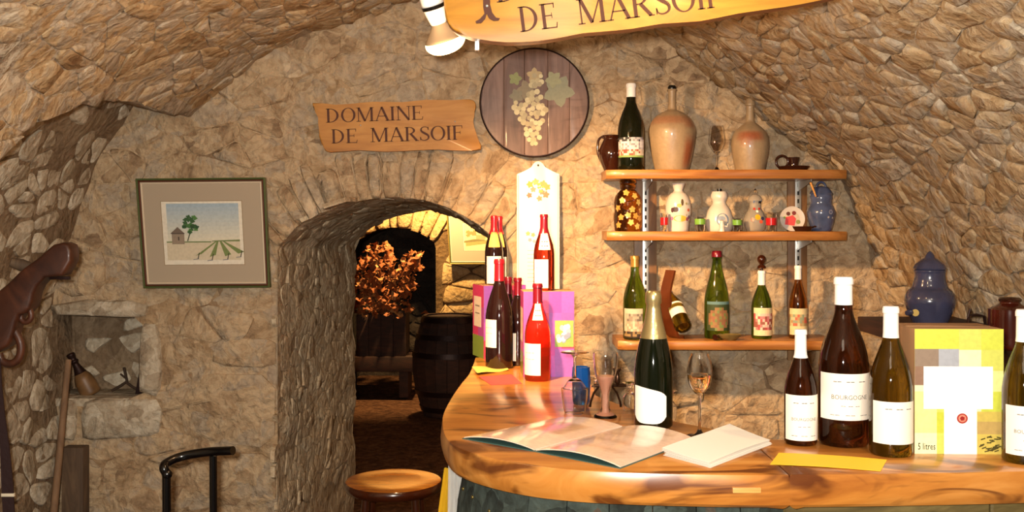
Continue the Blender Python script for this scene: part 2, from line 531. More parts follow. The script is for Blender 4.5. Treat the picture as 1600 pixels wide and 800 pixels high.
def glyph(ch):
    T, t = 0.14, 0.055
    if ch == 'D':
        return vs_(0.08) + ring2(0.24, 0.5, 0.54, 0.5, 0.40, 0.455, -PI / 2, PI / 2), 0.90
    if ch == 'O':
        return ring2(0.46, 0.5, 0.44, 0.52, 0.30, 0.475, 0, 2 * PI, 30), 0.94
    if ch == 'M':
        return [stroke((0.14, 0), (0.14, 1), t), stroke((0.16, 1), (0.53, 0.02), T * 0.95), stroke((0.53, 0.02), (0.90, 1), t), rect(0.87, 0.87 + T, 0, 1),
                sf(0.14, 0), sf(0.94, 0, 0.3), sf(0.12, 0.955, 0.2), sf(0.96, 0.955, 0.24)], 1.12
    if ch == 'A':
        return [stroke((0.10, 0), (0.43, 1), t), stroke((0.43, 1), (0.80, 0), T), rect(0.2, 0.68, 0.32, 0.37), sf(0.10, 0, 0.24), sf(0.80, 0, 0.3)], 0.92
    if ch == 'I':
        return vs_(0.09), 0.36
    if ch == 'N':
        return [stroke((0.15, 0), (0.15, 1), t), stroke((0.15, 1), (0.80, 0.0), T), stroke((0.80, 0), (0.80, 1), t), sf(0.15, 0), sf(0.12, 0.955, 0.2), sf(0.80, 0.955)], 0.96
    if ch in 'EF':
        g = vs_(0.08) + [rect(0.2, 0.62, 0.955, 1), rect(0.58, 0.62, 0.80, 1), rect(0.2, 0.50, 0.49, 0.535), rect(0.47, 0.50, 0.40, 0.62)]
        if ch == 'E':
            g += [rect(0.2, 0.66, 0, 0.045), [(0.62, 0), (0.66, 0), (0.70, 0.22), (0.66, 0.22)]]
        return g, (0.76 if ch == 'E' else 0.68)
    if ch == 'R':
        return vs_(0.08) + ring2(0.26, 0.745, 0.37, 0.255, 0.24, 0.21, -PI / 2, PI / 2, 12) + [rect(0.2, 0.27, 0.49, 0.535), stroke((0.36, 0.52), (0.72, 0.02), T), sf(0.74, 0, 0.22)], 0.86
    if ch == 'S':
        c = catmull([(0.55, 0.78), (0.50, 0.93), (0.32, 0.98), (0.14, 0.88), (0.14, 0.68), (0.34, 0.52), (0.54, 0.36), (0.54, 0.14), (0.34, 0.02), (0.14, 0.07), (0.08, 0.24)], 4)
        out = []
        m = len(c)
        for i in range(m - 1):
            u = i / (m - 1); wd = 0.05 + 0.10 * math.exp(-((u - 0.5) / 0.2) ** 2)
            out.append(stroke(c[i], c[i + 1], wd))
        return out + [rect(0.53, 0.57, 0.74, 0.98), rect(0.06, 0.10, 0.02, 0.28)], 0.66
    return [], 0.45


def lettering(name, words, mat, parent, mapf, lift=0.0008):
    """words: [(text, origin(u,v), direction angle, cap height, total width)]"""
    bm = bmesh.new()
    for text, (ou, ov), ang, cap, width in words:
        gs = [glyph(c) for c in text]; adv = sum(g[1] for g in gs) - 0.06
        sx = width / adv; x = 0
        for polys, a in gs:
            for pl in polys:
                vs = []
                for p in pl:
                    u = (x + p[0]) * sx; v = p[1] * cap
                    vs.append(bm.verts.new(mapf(ou + u * math.cos(ang) - v * math.sin(ang), ov + u * math.sin(ang) + v * math.cos(ang), lift)))
                try:
                    bm.faces.new(vs)
                except ValueError:
                    pass
            x += a
    return finish(name, bm, mat, parent, 0)


def font_text(name, body, size, mat, parent, mapf, align='CENTER', sxc=1.0):
    cu = bpy.data.curves.new(name, 'FONT'); cu.body = body; cu.size = size; cu.align_x = align
    cu.resolution_u = 2
    tmp = bpy.data.objects.new(name, cu); COL.objects.link(tmp)
    me = bpy.data.meshes.new_from_object(tmp.evaluated_get(bpy.context.evaluated_depsgraph_get()))
    bpy.data.objects.remove(tmp); bpy.data.curves.remove(cu)
    bm = bmesh.new(); bm.from_mesh(me); bpy.data.meshes.remove(me)
    for v in bm.verts:
        v.co = Vector(mapf(v.co.x * sxc, v.co.y))
    bm_o = finish(name, bm, mat, parent, 0)
    return bm_o


# ---------- rubble: voronoi cells as single stones
def inside(p, poly):
    x, y = p; c = False; n = len(poly); j = n - 1
    for i in range(n):
        xi, yi = poly[i]; xj, yj = poly[j]
        if (yi > y) != (yj > y) and x < (xj - xi) * (y - yi) / (yj - yi) + xi:
            c = not c
        j = i
    return c


def nearest_on(p, poly, closed=True):
    best = None; bd = 1e9; n = len(poly)
    for i in range(n if closed else n - 1):
        ax, ay = poly[i]; bx, by = poly[(i + 1) % n]
        dx, dy = bx - ax, by - ay; L = dx * dx + dy * dy
        t = 0 if L == 0 else max(0, min(1, ((p[0] - ax) * dx + (p[1] - ay) * dy) / L))
        q = (ax + dx * t, ay + dy * t); d = (q[0] - p[0]) ** 2 + (q[1] - p[1]) ** 2
        if d < bd:
            bd = d; best = q
    return best, math.sqrt(bd)


def clip(poly, nx, ny, c):
    out = []; n = len(poly)
    for i in range(n):
        a = poly[i]; b = poly[(i + 1) % n]
        da = a[0] * nx + a[1] * ny - c; db = b[0] * nx + b[1] * ny - c
        if da <= 0:
            out.append(a)
        if (da < 0 < db) or (db < 0 < da):
            t = da / (da - db); out.append((a[0] + (b[0] - a[0]) * t, a[1] + (b[1] - a[1]) * t))
    return out


def cells(u0, u1, v0, v1, su, sv, r, jit=0.75, keep=None, size=None):
    pts = []
    nv = int((v1 - v0) / sv) + 2
    for j in range(-1, nv):
        u = u0 - su * r.random()
        while u < u1 + su:
            f = 1.0 if size is None else size(u, v0 + j * sv)
            if r.random() > 0.20:
              pts.append((u + su * jit * (r.random() - 0.5), v0 + (j + 0.5) * sv + sv * jit * (r.random() - 0.5) * 0.9))
            u += su * (0.7 + 0.6 * r.random()) * f
    q = np.array([(p[0] / su, p[1] / sv) for p in pts])
    out = []
    for i, p in enumerate(pts):
        if not (u0 <= p[0] <= u1 and v0 <= p[1] <= v1):
            continue
        if keep and not keep(p):
            continue
        c = q[i]; d = ((q - c) ** 2).sum(1); order = np.argsort(d)[1:22]
        poly = [(c[0] - 1.4, c[1] - 1.1), (c[0] + 1.4, c[1] - 1.1), (c[0] + 1.4, c[1] + 1.1), (c[0] - 1.4, c[1] + 1.1)]
        for k in order:
            nx, ny = q[k] - c
            poly = clip(poly, nx, ny, nx * (q[k][0] + c[0]) / 2 + ny * (q[k][1] + c[1]) / 2)
            if len(poly) < 3:
                break
        if len(poly) >= 3:
            out.append([(a * su, b * sv) for a, b in poly])
    return out


def stone_bm(bm, poly, mapf, h, r, gap=0.006, org=Vector((0, 0, 0)), tilt=0.25, rough=0.25, bury=0.03):
    cx = sum(p[0] for p in poly) / len(poly); cy = sum(p[1] for p in poly) / len(poly)
    ch = []
    n = len(poly)
    for i in range(n):
        a, b = poly[i], poly[(i + 1) % n]
        if math.hypot(a[0] - b[0], a[1] - b[1]) < 0.012:
            ch.append(((a[0] + b[0]) / 2, (a[1] + b[1]) / 2)); continue
        k = 0.10 + 0.12 * r.random()
        ch.append((a[0] * (1 - k) + b[0] * k, a[1] * (1 - k) + b[1] * k)); ch.append((a[0] * k + b[0] * (1 - k), a[1] * k + b[1] * (1 - k)))
    while len(ch) > 11:
        dd = [(math.hypot(ch[i][0] - ch[i - 1][0], ch[i][1] - ch[i - 1][1]), i) for i in range(len(ch))]
        ch.pop(min(dd)[1])
    rad = sum(math.hypot(p[0] - cx, p[1] - cy) for p in ch) / len(ch)
    tx = r.uniform(-1, 1) * tilt; ty = r.uniform(-1, 1) * tilt
    R = []
    for sc, hh, jt in ((1.0, None, 0.0), (0.975, 0.55, 0.25), (0.80, 1.0, 0.6)):
        ring = []
        for p in ch:
            dx, dy = p[0] - cx, p[1] - cy; L = math.hypot(dx, dy) + 1e-9
            k = max(0.2, (L - gap) / L) * sc * (1 + (r.random() - 0.5) * 0.12 * jt)
            x, y = cx + dx * k, cy + dy * k
            if hh is None:
                z = -bury
            else:
                z = h * (hh * (1 + rough * (r.random() - 0.5) * 2) + (tx * dx + ty * dy) / (rad + 1e-9) * (0.7 if hh < 1 else 0.5))
            ring.append(bm.verts.new(Vector(mapf(x, y, z)) - org))
        R.append(ring)
    n = len(ch)
    for a, b in zip(R, R[1:]):
        for i in range(n):
            bm.faces.new((a[i], a[(i + 1) % n], b[(i + 1) % n], b[i]))
    bm.faces.new(R[-1])


def visible(p, m=25):
    if p.y < 0.3:
        return False
    x = 800 + F * p.x / p.y; y = HY - F * (p.z - CZ) / p.y
    return -m < x < 1600 + m and -m < y < 800 + m


def rubble(parent, polys, mapf, mat, r, hmin, hmax, gap=0.006, name='stone', limit=295, tilt=0.35, rough=0.3, flip=False):
    items = []
    for pl in polys:
        cx = sum(p[0] for p in pl) / len(pl); cy = sum(p[1] for p in pl) / len(pl)
        c = Vector(mapf(cx, cy, 0.0)); area = abs(sum(pl[i - 1][0] * pl[i][1] - pl[i][0] * pl[i - 1][1] for i in range(len(pl)))) / 2
        items.append((visible(c), area / max(c.y, 0.5) ** 2, c, pl))
    items.sort(key=lambda t: (not t[0], -t[1]))
    bs = bmesh.new(); ns = 0
    for i, (vis, ar, c, pl) in enumerate(items):
        h = r.uniform(hmin, hmax)
        if vis and i < limit:
            bm = bmesh.new(); stone_bm(bm, pl, mapf, h, r, gap, c, tilt, rough)
            bmesh.ops.recalc_face_normals(bm, faces=bm.faces)
            finish(name, bm, mat, parent, 60, c)
        else:
            stone_bm(bs, pl, mapf, h, r, gap, Vector((0, 0, 0)), tilt, rough); ns += 1
    if ns:
        bmesh.ops.recalc_face_normals(bs, faces=bs.faces)
        o = finish('small_stones', bs, mat, parent, 60); tag(o, kind='stuff')
    else:
        bs.free()


def grid_surface(name, mapf, us, vs, mat, parent=None, holes=(), kind='structure'):
    bm = bmesh.new(); V = {}
    H = [list(h) for h in holes]
    du = abs(us[1] - us[0]); dv = abs(vs[1] - vs[0]); tol = max(du, dv) * 1.6
    state = {}
    for i, u in enumerate(us):
        for j, v in enumerate(vs):
            uu, vv = u, v; ins = False
            for h in H:
                if inside((u, v), h):
                    q, d = nearest_on((u, v), h); ins = True
                    if d < tol:
                        uu, vv = q
            state[i, j] = ins
            V[i, j] = (uu, vv)
    verts = {}
    def gv(i, j):
        if (i, j) not in verts:
            verts[i, j] = bm.verts.new(mapf(*V[i, j], 0.0))
        return verts[i, j]
    for i in range(len(us) - 1):
        for j in range(len(vs) - 1):
            ks = [(i, j), (i + 1, j), (i + 1, j + 1), (i, j + 1)]
            if all(state[k] for k in ks):
                continue
            bm.faces.new([gv(*k) for k in ks])
    o = finish(name, bm, mat, parent, 70)
    if kind and parent is None:
        o['kind'] = kind
    return o


def fr(p, s=1.0):
    return noise.fractal(Vector(p) * s, 1.0, 2.0, 4)


def frange(a, b, st):
    n = max(1, int(round((b - a) / st)))
    return [a + (b - a) * i / n for i in range(n + 1)]


# ================================================================== STRUCTURE
# floor
bm = bmesh.new()
for x0, x1, y0, y1 in ((-3.5, 2.5, -1.6, 11.5),):
    nx, ny = 50, 110; g = {}
    for i in range(nx + 1):
        for j in range(ny + 1):
            x = x0 + (x1 - x0) * i / nx; y = y0 + (y1 - y0) * j / ny
            g[i, j] = bm.verts.new((x, y, 0.012 * fr((x, y, 0), 1.5)))
    for i in range(nx):
        for j in range(ny):
            bm.faces.new((g[i, j], g[i + 1, j], g[i + 1, j + 1], g[i, j + 1]))
tag(finish('floor', bm, M['floor'], None, 70), kind='structure')

# ---- end wall with the low arched doorway and the niche
arch_px = [(435, 385), (470, 350), (520, 325), (575, 312), (618, 309), (660, 312), (700, 325), (745, 350), (785, 383)]
arch = [((x - 800) * YW / F, CZ - (y - HY) * YW / F) for x, y in arch_px]
arch_s = [(p.x, p.y) for p in catmull([(a, b) for a, b in arch], 4)]
XL, XR = arch[0][0], arch[-1][0]
door_poly = [(XL, -0.05)] + arch_s + [(XR, -0.05)]
nx0, nx1, nz0, nz1 = -1.755, -1.415, 0.862, 1.185
niche_poly = [(nx0 - 0.1, nz0), (nx1, nz0), (nx1 + 0.01, 1.0), (nx1 - 0.005, nz1 - 0.02), (-1.55, nz1 + 0.01), (nx0 - 0.1, nz1 + 0.03)]


def wall_map(u, v, h):
    d = 0.022 * fr((u, v, 1.3), 2.4) + 0.006 * fr((u, v, 7.0), 9)
    return (u, YW - d - h, v)


wall_back = grid_surface('wall_back', wall_map, frange(-2.0, 1.75, 0.026), frange(0.0, 2.6, 0.026), M['mortar'], None, [door_poly, niche_poly])
r1 = random.Random(11)


def off_arch(p):
    q, d = nearest_on(p, arch_s, closed=False)
    return d


def keep_wall(p):
    if inside(p, door_poly) or inside(p, niche_poly):
        return False
    if p[1] > 1.38 and off_arch(p) < 0.13 and XL - 0.12 < p[0] < XR + 0.1:
        return False
    if inside(p, [(-1.80, 1.165), (-1.37, 1.165), (-1.37, 1.25), (-1.80, 1.25)]) or inside(p, [(-1.42, 0.86), (-1.31, 0.86), (-1.31, 1.17), (-1.42, 1.17)]):
        return False
    if inside(p, [(-1.74, 0.69), (-1.33, 0.69), (-1.33, 0.87), (-1.74, 0.87)]) or inside(p, [(-1.27, 0.66), (XL + 0.03, 0.66), (XL + 0.03, 0.96), (-1.27, 0.96)]):
        return False
    return True


def fix_open(polys, holes):
    out = []
    for pl in polys:
        np_ = []
        for p in pl:
            for h in holes:
                if inside(p, h):
                    q, d = nearest_on(p, h); p = (q[0], q[1])
            np_.append(p)
        out.append(np_)
    return out


pl = cells(-1.86, 1.60, 0.42, 2.46, 0.165, 0.098, r1, 0.8, keep_wall)
pl = fix_open(pl, [door_poly, niche_poly])
rubble(wall_back, pl, wall_map, M['stone'], r1, 0.002, 0.011, 0.0015, tilt=0.6, rough=0.3, limit=262)
# large squared stones and the niche's frame
big = [
    [(-1.79, 1.185), (-1.58, 1.175), (-1.40, 1.170), (-1.385, 1.225), (-1.46, 1.240), (-1.62, 1.245), (-1.80, 1.215)],
    [(-1.425, 0.868), (-1.345, 0.865), (-1.335, 1.00), (-1.355, 1.15), (-1.42, 1.155), (-1.43, 1.0)],
    [(-1.645, 0.70), (-1.345, 0.715), (-1.335, 0.84), (-1.36, 0.862), (-1.635, 0.865), (-1.65, 0.80)],
    [(-1.735, 0.705), (-1.665, 0.70), (-1.66, 0.86), (-1.73, 0.862)],
    [(-1.26, 0.70), (XL - 0.004, 0.67), (XL - 0.004, 0.955), (-1.20, 0.965), (-1.28, 0.86)],
    [(-1.25, 0.45), (XL - 0.004, 0.44), (XL - 0.004, 0.655), (-1.22, 0.66)],
    [(-1.15, 0.985), (XL - 0.004, 0.975), (XL - 0.004, 1.09), (-1.13, 1.10)],
]
for k, pp in enumerate(big):
    bm = bmesh.new(); cx = sum(p[0] for p in pp) / len(pp); cy = sum(p[1] for p in pp) / len(pp)
    c = Vector(wall_map(cx, cy, 0)); stone_bm(bm, pp, wall_map, 0.028 if k < 4 else 0.012, r1, 0.003, c, 0.1, 0.12)
    bmesh.ops.recalc_face_normals(bm, faces=bm.faces)
    o = finish('stone', bm, M['left_stone'] if k < 4 else M['stone'], wall_back, 60, c)
# voussoirs round the doorway
A = arch_s
L = [0]
for i in range(1, len(A)):
    L.append(L[-1] + math.hypot(A[i][0] - A[i - 1][0], A[i][1] - A[i - 1][1]))


def at_arch(s):
    s = max(0, min(L[-1], s)); i = 1
    while i < len(L) - 1 and L[i] < s:
        i += 1
    t = (s - L[i - 1]) / (L[i] - L[i - 1]); p = (A[i - 1][0] * (1 - t) + A[i][0] * t, A[i - 1][1] * (1 - t) + A[i][1] * t)
    fx = p[0] - (-0.45); fz = p[1] - 1.02; m_ = math.hypot(fx, fz)
    return p, (fx / m_ , fz / m_)


s = -0.02
while s < L[-1]:
    wd = r1.uniform(0.035, 0.075); hh = r1.uniform(0.14, 0.24)
    (p0, d0), (p1, d1) = at_arch(s), at_arch(s + wd)
    lo = -r1.uniform(0.0, 0.012)
    pp = [(p0[0] + d0[0] * lo, p0[1] + d0[1] * lo), (p1[0] + d1[0] * lo, p1[1] + d1[1] * lo),
          (p1[0] + d1[0] * hh, p1[1] + d1[1] * hh), (p0[0] + d0[0] * hh * r1.uniform(.85, 1), p0[1] + d0[1] * hh)]
    bm = bmesh.new(); cx = sum(p[0] for p in pp) / 4; cy = sum(p[1] for p in pp) / 4
    c = Vector(wall_map(cx, cy, 0)); stone_bm(bm, pp, wall_map, r1.uniform(0.008, 0.03), r1, 0.0025, c, 0.5, 0.3)
    bmesh.ops.recalc_face_normals(bm, faces=bm.faces)
    finish('voussoir', bm, M['stone'], wall_back, 60, c)
    s += wd

# niche recess behind the opening
def niche_map(u, v, h):
    # u runs round the recess: left side, back, right side
    D = 0.24
    if u < D:
        p = (nx0 - 0.02, YW + u, v)
    elif u < D + (nx1 - nx0 + 0.03):
        p = (nx0 - 0.02 + (u - D), YW + D - 0.02 - h, v)
    else:
        p = (nx1 + 0.012, YW + D - (u - D - (nx1 - nx0 + 0.03)), v)
    k = 0.012 * fr(p, 9)
    return (p[0] + k * 0.3, p[1] + k, p[2])


U = 0.24 * 2 + nx1 - nx0 + 0.03
nic = grid_surface('niche', niche_map, frange(0, U, 0.02), frange(nz0 - 0.02, nz1 + 0.05, 0.02), M['left_mortar'], wall_back)
box('niche_sill', (nx0 - 0.03, nx1 + 0.02, YW - 0.005, YW + 0.24, nz0 - 0.03, nz0 + 0.001), M['left_stone'], wall_back, 0.004)
box('niche_lintel', (nx0 - 0.03, nx1 + 0.02, YW + 0.01, YW + 0.24, nz1 + 0.012, nz1 + 0.05), M['left_mortar'], wall_back, 0.004)
pl = cells(0.27, 0.24 + nx1 - nx0 - 0.02, nz0 + 0.03, nz1 - 0.03, 0.085, 0.06, r1, 1.2)
pl = [q for q in pl if r1.random() > 0.5]
rubble(nic, pl, niche_map, M['left_stone'], r1, 0.006, 0.015, 0.010, limit=40)

# ---- passage through the thick wall (jambs and soffit)
prof = [(XL, 0.0), (XL, 0.5), (XL, 1.0)] + arch_s + [(XR, 1.0), (XR, 0.5), (XR, 0.0)]
PLn = [0]
for i in range(1, len(prof)):
    PLn.append(PLn[-1] + math.hypot(prof[i][0] - prof[i - 1][0], prof[i][1] - prof[i - 1][1]))
Y2 = 5.35


def passage_map(s, y, h):
    s = max(0, min(PLn[-1], s)); i = 1
    while i < len(PLn) - 1 and PLn[i] < s:
        i += 1
    t = (s - PLn[i - 1]) / (PLn[i] - PLn[i - 1])
    a, b = prof[i - 1], prof[i]
    x = a[0] * (1 - t) + b[0] * t; z = a[1] * (1 - t) + b[1] * t
    dx, dz = b[0] - a[0], b[1] - a[1]; m_ = math.hypot(dx, dz); nx_, nz_ = dz / m_, -dx / m_
    k = (y - YW) / (Y2 - YW)
    xc = x + 0.052 * k * (1 if x < -0.45 else -1) * min(1, abs(x + 0.45) / 0.3); z -= 0.025 * k * (z / 1.6)
    d = 0.020 * fr((x * 2, y, z * 2), 3.0) + h
    if y < YW + 0.05:
        d = h * 0.5
    return (xc + nx_ * d, y, z + nz_ * d)


passage = grid_surface('wall_passage', passage_map, frange(0, PLn[-1], 0.03), frange(YW - 0.012, Y2, 0.04), M['passage_stone'])
r2 = random.Random(5)
pl = cells(0.3, 1.45, YW + 0.03, Y2 - 0.02, 0.062, 0.115, r2, 1.1)
rubble(passage, pl, passage_map, M['passage_stone'], r2, 0.002, 0.008, 0.0004, tilt=1.0, limit=220)
pl = cells(1.45, 2.55, YW + 0.03, Y2 - 0.02, 0.06, 0.17, r2, 0.9)
rubble(passage, pl, passage_map, M['passage_stone'], r2, 0.002, 0.007, 0.001, tilt=0.8, limit=75, name='stone')
# the passage's far face, seen from the further cellar
door2 = [(passage_map(s_, Y2, 0)[0], passage_map(s_, Y2, 0)[2]) for s_ in frange(0, PLn[-1], 0.05)]
grid_surface('wall_partition', lambda u, v, h: (u, Y2, v), frange(-3.2, 2.2, 0.06), frange(0, 2.6, 0.06), M['mortar'], None, [[(door2[0][0], -0.05)] + door2 + [(door2[-1][0], -0.05)]])

# ---- vault over the bar: right haunch is wall_right, the rest is the ceiling
RP = [(1.52, 0.0), (1.52, 0.5), (1.50, 0.85), (1.46, 1.1), (1.40, 1.35), (1.33, 1.55), (1.22, 1.73), (1.02, 1.90), (0.82, 2.06), (0.60, 2.22), (0.35, 2.355)]
CP = [(0.35, 2.355), (0.1, 2.43), (-0.15, 2.44), (-0.4, 2.38), (-0.75, 2.25), (-1.05, 2.09), (-1.20, 1.975), (-1.28, 1.87), (-1.345, 1.70), (-1.43, 1.45), (-1.50, 1.1), (-1.52, 0.5), (-1.52, 0.0)]


class Curve:
    def __init__(self, pts, n=6):
        self.p = [(q.x, q.y) for q in catmull(pts, n)]; self.L = [0]
        for i in range(1, len(self.p)):
            self.L.append(self.L[-1] + math.hypot(self.p[i][0] - self.p[i - 1][0], self.p[i][1] - self.p[i - 1][1]))

    def at(self, s):
        i = 1; s = max(-0.05, min(self.L[-1] + 0.05, s))
        while i < len(self.L) - 1 and self.L[i] < s:
            i += 1
        t = (s - self.L[i - 1]) / (self.L[i] - self.L[i - 1]); a, b = self.p[i - 1], self.p[i]
        dx, dz = b[0] - a[0], b[1] - a[1]; m_ = math.hypot(dx, dz)
        return a[0] + dx * t, a[1] + dz * t, -dz / m_, dx / m_


RC, CC = Curve(RP), Curve(CP)


def vault(curve):
    def f(s, y, h):
        x, z, nx_, nz_ = curve.at(s)
        d = 0.030 * fr((x, y, z), 2.2) + 0.010 * fr((x, y, z), 8) + h
        return (x + nx_ * d, y, z + nz_ * d)
    return f


rmap, cmap = vault(RC), vault(CC)
wall_right = grid_surface('wall_right', rmap, frange(0, RC.L[-1], 0.04), frange(-1.4, YW + 0.06, 0.05), M['vault_mortar'])
r3 = random.Random(21)
pl = cells(0.85, RC.L[-1], 1.85, YW + 0.0, 0.062, 0.112, r3, 1.15)
rubble(wall_right, pl, rmap, M['vault_stone'], r3, 0.003, 0.014, 0.0004, tilt=1.0, rough=0.3, limit=297)


def smax(y):
    """where the vault's left haunch is cut by the side bay"""
    def s_of_z(z):
        for i in range(len(CC.p)):
            if CC.p[i][0] < -0.5 and CC.p[i][1] <= z:
                return CC.L[i]
        return CC.L[-1]
    pts = [(-9, 0.0), (2.30, 0.0), (2.45, 1.3), (2.62, 1.70), (2.85, 1.885), (3.3, 1.93), (3.85, 1.955), (9, 1.96)]
    for (a, za), (b, zb) in zip(pts, pts[1:]):
        if a <= y <= b:
            z = za + (zb - za) * (y - a) / (b - a)
            return s_of_z(z)
    return CC.L[-1]


SM = {}
def smx(y):
    k = round(y, 2)
    if k not in SM:
        SM[k] = smax(k)
    return SM[k]


# ceiling surface with the lip of the side bay
bm = bmesh.new(); rows = []
for y in frange(-1.4, YW + 0.06, 0.05):
    s1 = smx(y) + 0.012 * fr((0, y, 3), 6); n = 60
    row = [bm.verts.new(cmap(s1 * k / n, y, 0)) for k in range(n + 1)]
    x, yy, z = row[-1].co
    for q in (0.04, 0.12, 0.25, 0.5):
        row.append(bm.verts.new((x - q, y, z + 0.25 * q)))
    rows.append(row)
for a, b in zip(rows, rows[1:]):
    for k in range(len(a) - 1):
        bm.faces.new((a[k], a[k + 1], b[k + 1], b[k]))
ceiling = tag(finish('ceiling', bm, M['vault_mortar'], None, 50), kind='structure')
pl = cells(0.35, 2.3, 1.6, YW + 0.0, 0.072, 0.125, r3, 1.15, keep=lambda p: p[0] < smx(p[1]) - 0.03)
pl = [[(min(p[0], smx(min(max(p[1], 1), 3.85)) - 0.004), p[1]) for p in q] for q in pl]
rubble(ceiling, pl, cmap, M['vault_stone'], r3, 0.002, 0.011, 0.0004, tilt=0.9, rough=0.3, limit=290)


# ---- left wall of the side bay
def left_map(u, v, h):
    x = -1.745 + (0.30 * ((v - 1.2) / 0.8) ** 1.6 if v > 1.2 else 0)
    d = 0.024 * fr((x, u, v), 3.0) + 0.008 * fr((x, u, v), 11) + h
    return (x + d, u, v)


wall_left = grid_surface('wall_left', left_map, frange(1.9, YW + 0.08, 0.04), frange(0, 2.15, 0.04), M['left_mortar'])
r4 = random.Random(3)
pl = [q for q in cells(2.5, YW - 0.02, 0.42, 2.05, 0.10, 0.072, r4, 1.2) if r4.random() > 0.18]
rubble(wall_left, pl, left_map, M['left_stone'], r4, 0.001, 0.012, 0.007, tilt=0.9, rough=0.4, limit=290)

# ---- further cellar
YF = 9.3
fa_px = [(540, 390), (552, 378), (575, 365), (605, 356), (640, 357), (662, 364), (681, 377)]
fa = [((x - 800) * YF / F, CZ - (y - HY) * YF / F) for x, y in fa_px]
fa_s = [(p.x, p.y) for p in catmull(fa, 4)]
bay = [(fa[0][0], -0.05)] + fa_s + [(fa[-1][0], -0.05)]


def far_map(u, v, h):
    return (u, YF - 0.03 * fr((u, v, 2), 2) - h, v)


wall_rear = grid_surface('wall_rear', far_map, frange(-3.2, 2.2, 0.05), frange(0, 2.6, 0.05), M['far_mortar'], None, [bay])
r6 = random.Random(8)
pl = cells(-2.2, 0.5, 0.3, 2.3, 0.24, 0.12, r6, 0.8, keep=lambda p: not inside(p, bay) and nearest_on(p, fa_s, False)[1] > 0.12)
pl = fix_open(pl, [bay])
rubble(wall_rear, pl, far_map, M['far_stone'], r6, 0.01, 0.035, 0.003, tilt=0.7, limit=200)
s = 0
Lf = [0]
for i in range(1, len(fa_s)):
    Lf.append(Lf[-1] + math.hypot(fa_s[i][0] - fa_s[i - 1][0], fa_s[i][1] - fa_s[i - 1][1]))
i = 0
def at_f(s):
    s = max(0, min(Lf[-1], s)); i = 1
    while i < len(Lf) - 1 and Lf[i] < s:
        i += 1
    t = (s - Lf[i - 1]) / (Lf[i] - Lf[i - 1]); p = (fa_s[i - 1][0] * (1 - t) + fa_s[i][0] * t, fa_s[i - 1][1] * (1 - t) + fa_s[i][1] * t)
    fx, fz = p[0] + 1.12, p[1] - 0.7; m_ = math.hypot(fx, fz)
    return p, (fx / m_, fz / m_)
while s < Lf[-1]:
    wd = r6.uniform(0.06, 0.13); hh = r6.uniform(0.22, 0.3); (p0, d0), (p1, d1) = at_f(s), at_f(s + wd); lo = -r6.uniform(0, 0.03)
    pp = [(p0[0] + d0[0] * lo, p0[1] + d0[1] * lo), (p1[0] + d1[0] * lo, p1[1] + d1[1] * lo), (p1[0] + d1[0] * hh, p1[1] + d1[1] * hh), (p0[0] + d0[0] * hh, p0[1] + d0[1] * hh)]
    bm = bmesh.new(); cx = sum(p[0] for p in pp) / 4; cy = sum(p[1] for p in pp) / 4
    c = Vector(far_map(cx, cy, 0)); stone_bm(bm, pp, far_map, r6.uniform(0.03, 0.05), r6, 0.005, c, 0.2, 0.2, 0.1)
    bmesh.ops.recalc_face_normals(bm, faces=bm.faces)
    finish('voussoir', bm, M['far_stone'], wall_rear, 60, c); s += wd
# bay recess
bp_ = [(p[0], p[1]) for p in bay]
bl = [0]
bm = bmesh.new()
ra = [bm.verts.new((p[0], YF - 0.02, max(0, p[1]))) for p in bp_]; rb = [bm.verts.new((p[0], YF + 0.85, max(0, p[1]))) for p in bp_]
for k in range(len(ra) - 1):
    bm.faces.new((ra[k], ra[k + 1], rb[k + 1], rb[k]))
finish('bay_side', bm, M['shaded_stone'], wall_rear, 50)
bay_map = lambda u, v, h: (u, YF + 0.83 - 0.02 * fr((u, v, 5), 3) - h, v)
bay_back = grid_surface('bay_back', bay_map, frange(-1.7, -0.6, 0.06), frange(0, 1.7, 0.06), M['shaded_stone'], wall_rear)
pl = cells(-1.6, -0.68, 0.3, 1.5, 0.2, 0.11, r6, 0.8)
rubble(bay_back, pl, bay_map, M['shaded_stone'], r6, 0.01, 0.03, 0.008, limit=60)
# side walls and ceiling of the further cellar
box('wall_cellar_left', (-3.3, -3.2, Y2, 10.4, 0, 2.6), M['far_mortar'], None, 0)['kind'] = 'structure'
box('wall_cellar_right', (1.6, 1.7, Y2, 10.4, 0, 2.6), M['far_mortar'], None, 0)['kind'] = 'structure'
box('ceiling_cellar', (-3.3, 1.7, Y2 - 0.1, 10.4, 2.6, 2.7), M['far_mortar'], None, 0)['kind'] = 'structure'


# ================================================================== BAR
top_px = [(742, 562), (734, 582), (722, 597), (707, 618), (695, 640), (691, 655), (693, 675), (703, 691), (725, 703), (770, 716), (830, 727), (900, 734), (980, 738), (1100, 741), (1200, 742), (1400, 740), (1600, 736)]
front = [((x - 800) * Yc(y) / F, Yc(y)) for x, y in top_px] + [(1.34, 1.99)]
front[0] = (front[0][0], 3.62)
back = [(1.34, 2.26), (1.0, 2.24), (0.70, 2.225), (0.565, 2.245), (0.40, 2.44), (0.34, 2.56), (0.285, 2.68), (0.235, 2.82), (0.24, 3.2), (0.25, 3.62)]
outline = [(p.x, p.y) for p in catmull(front, 3)] + back
outline = outline[::-1]          # counter-clockwise seen from above?
ar = sum(outline[i - 1][0] * outline[i][1] - outline[i][0] * outline[i - 1][1] for i in range(len(outline)))
if ar < 0:
    outline = outline[::-1]
TH = 0.066
bar = thing('bar_counter', 'curved live-edge wooden bar counter on a dark studded vat', 'bar counter', (0.3, 2.4, 0))
BO = Vector((0.3, 2.4, 0))


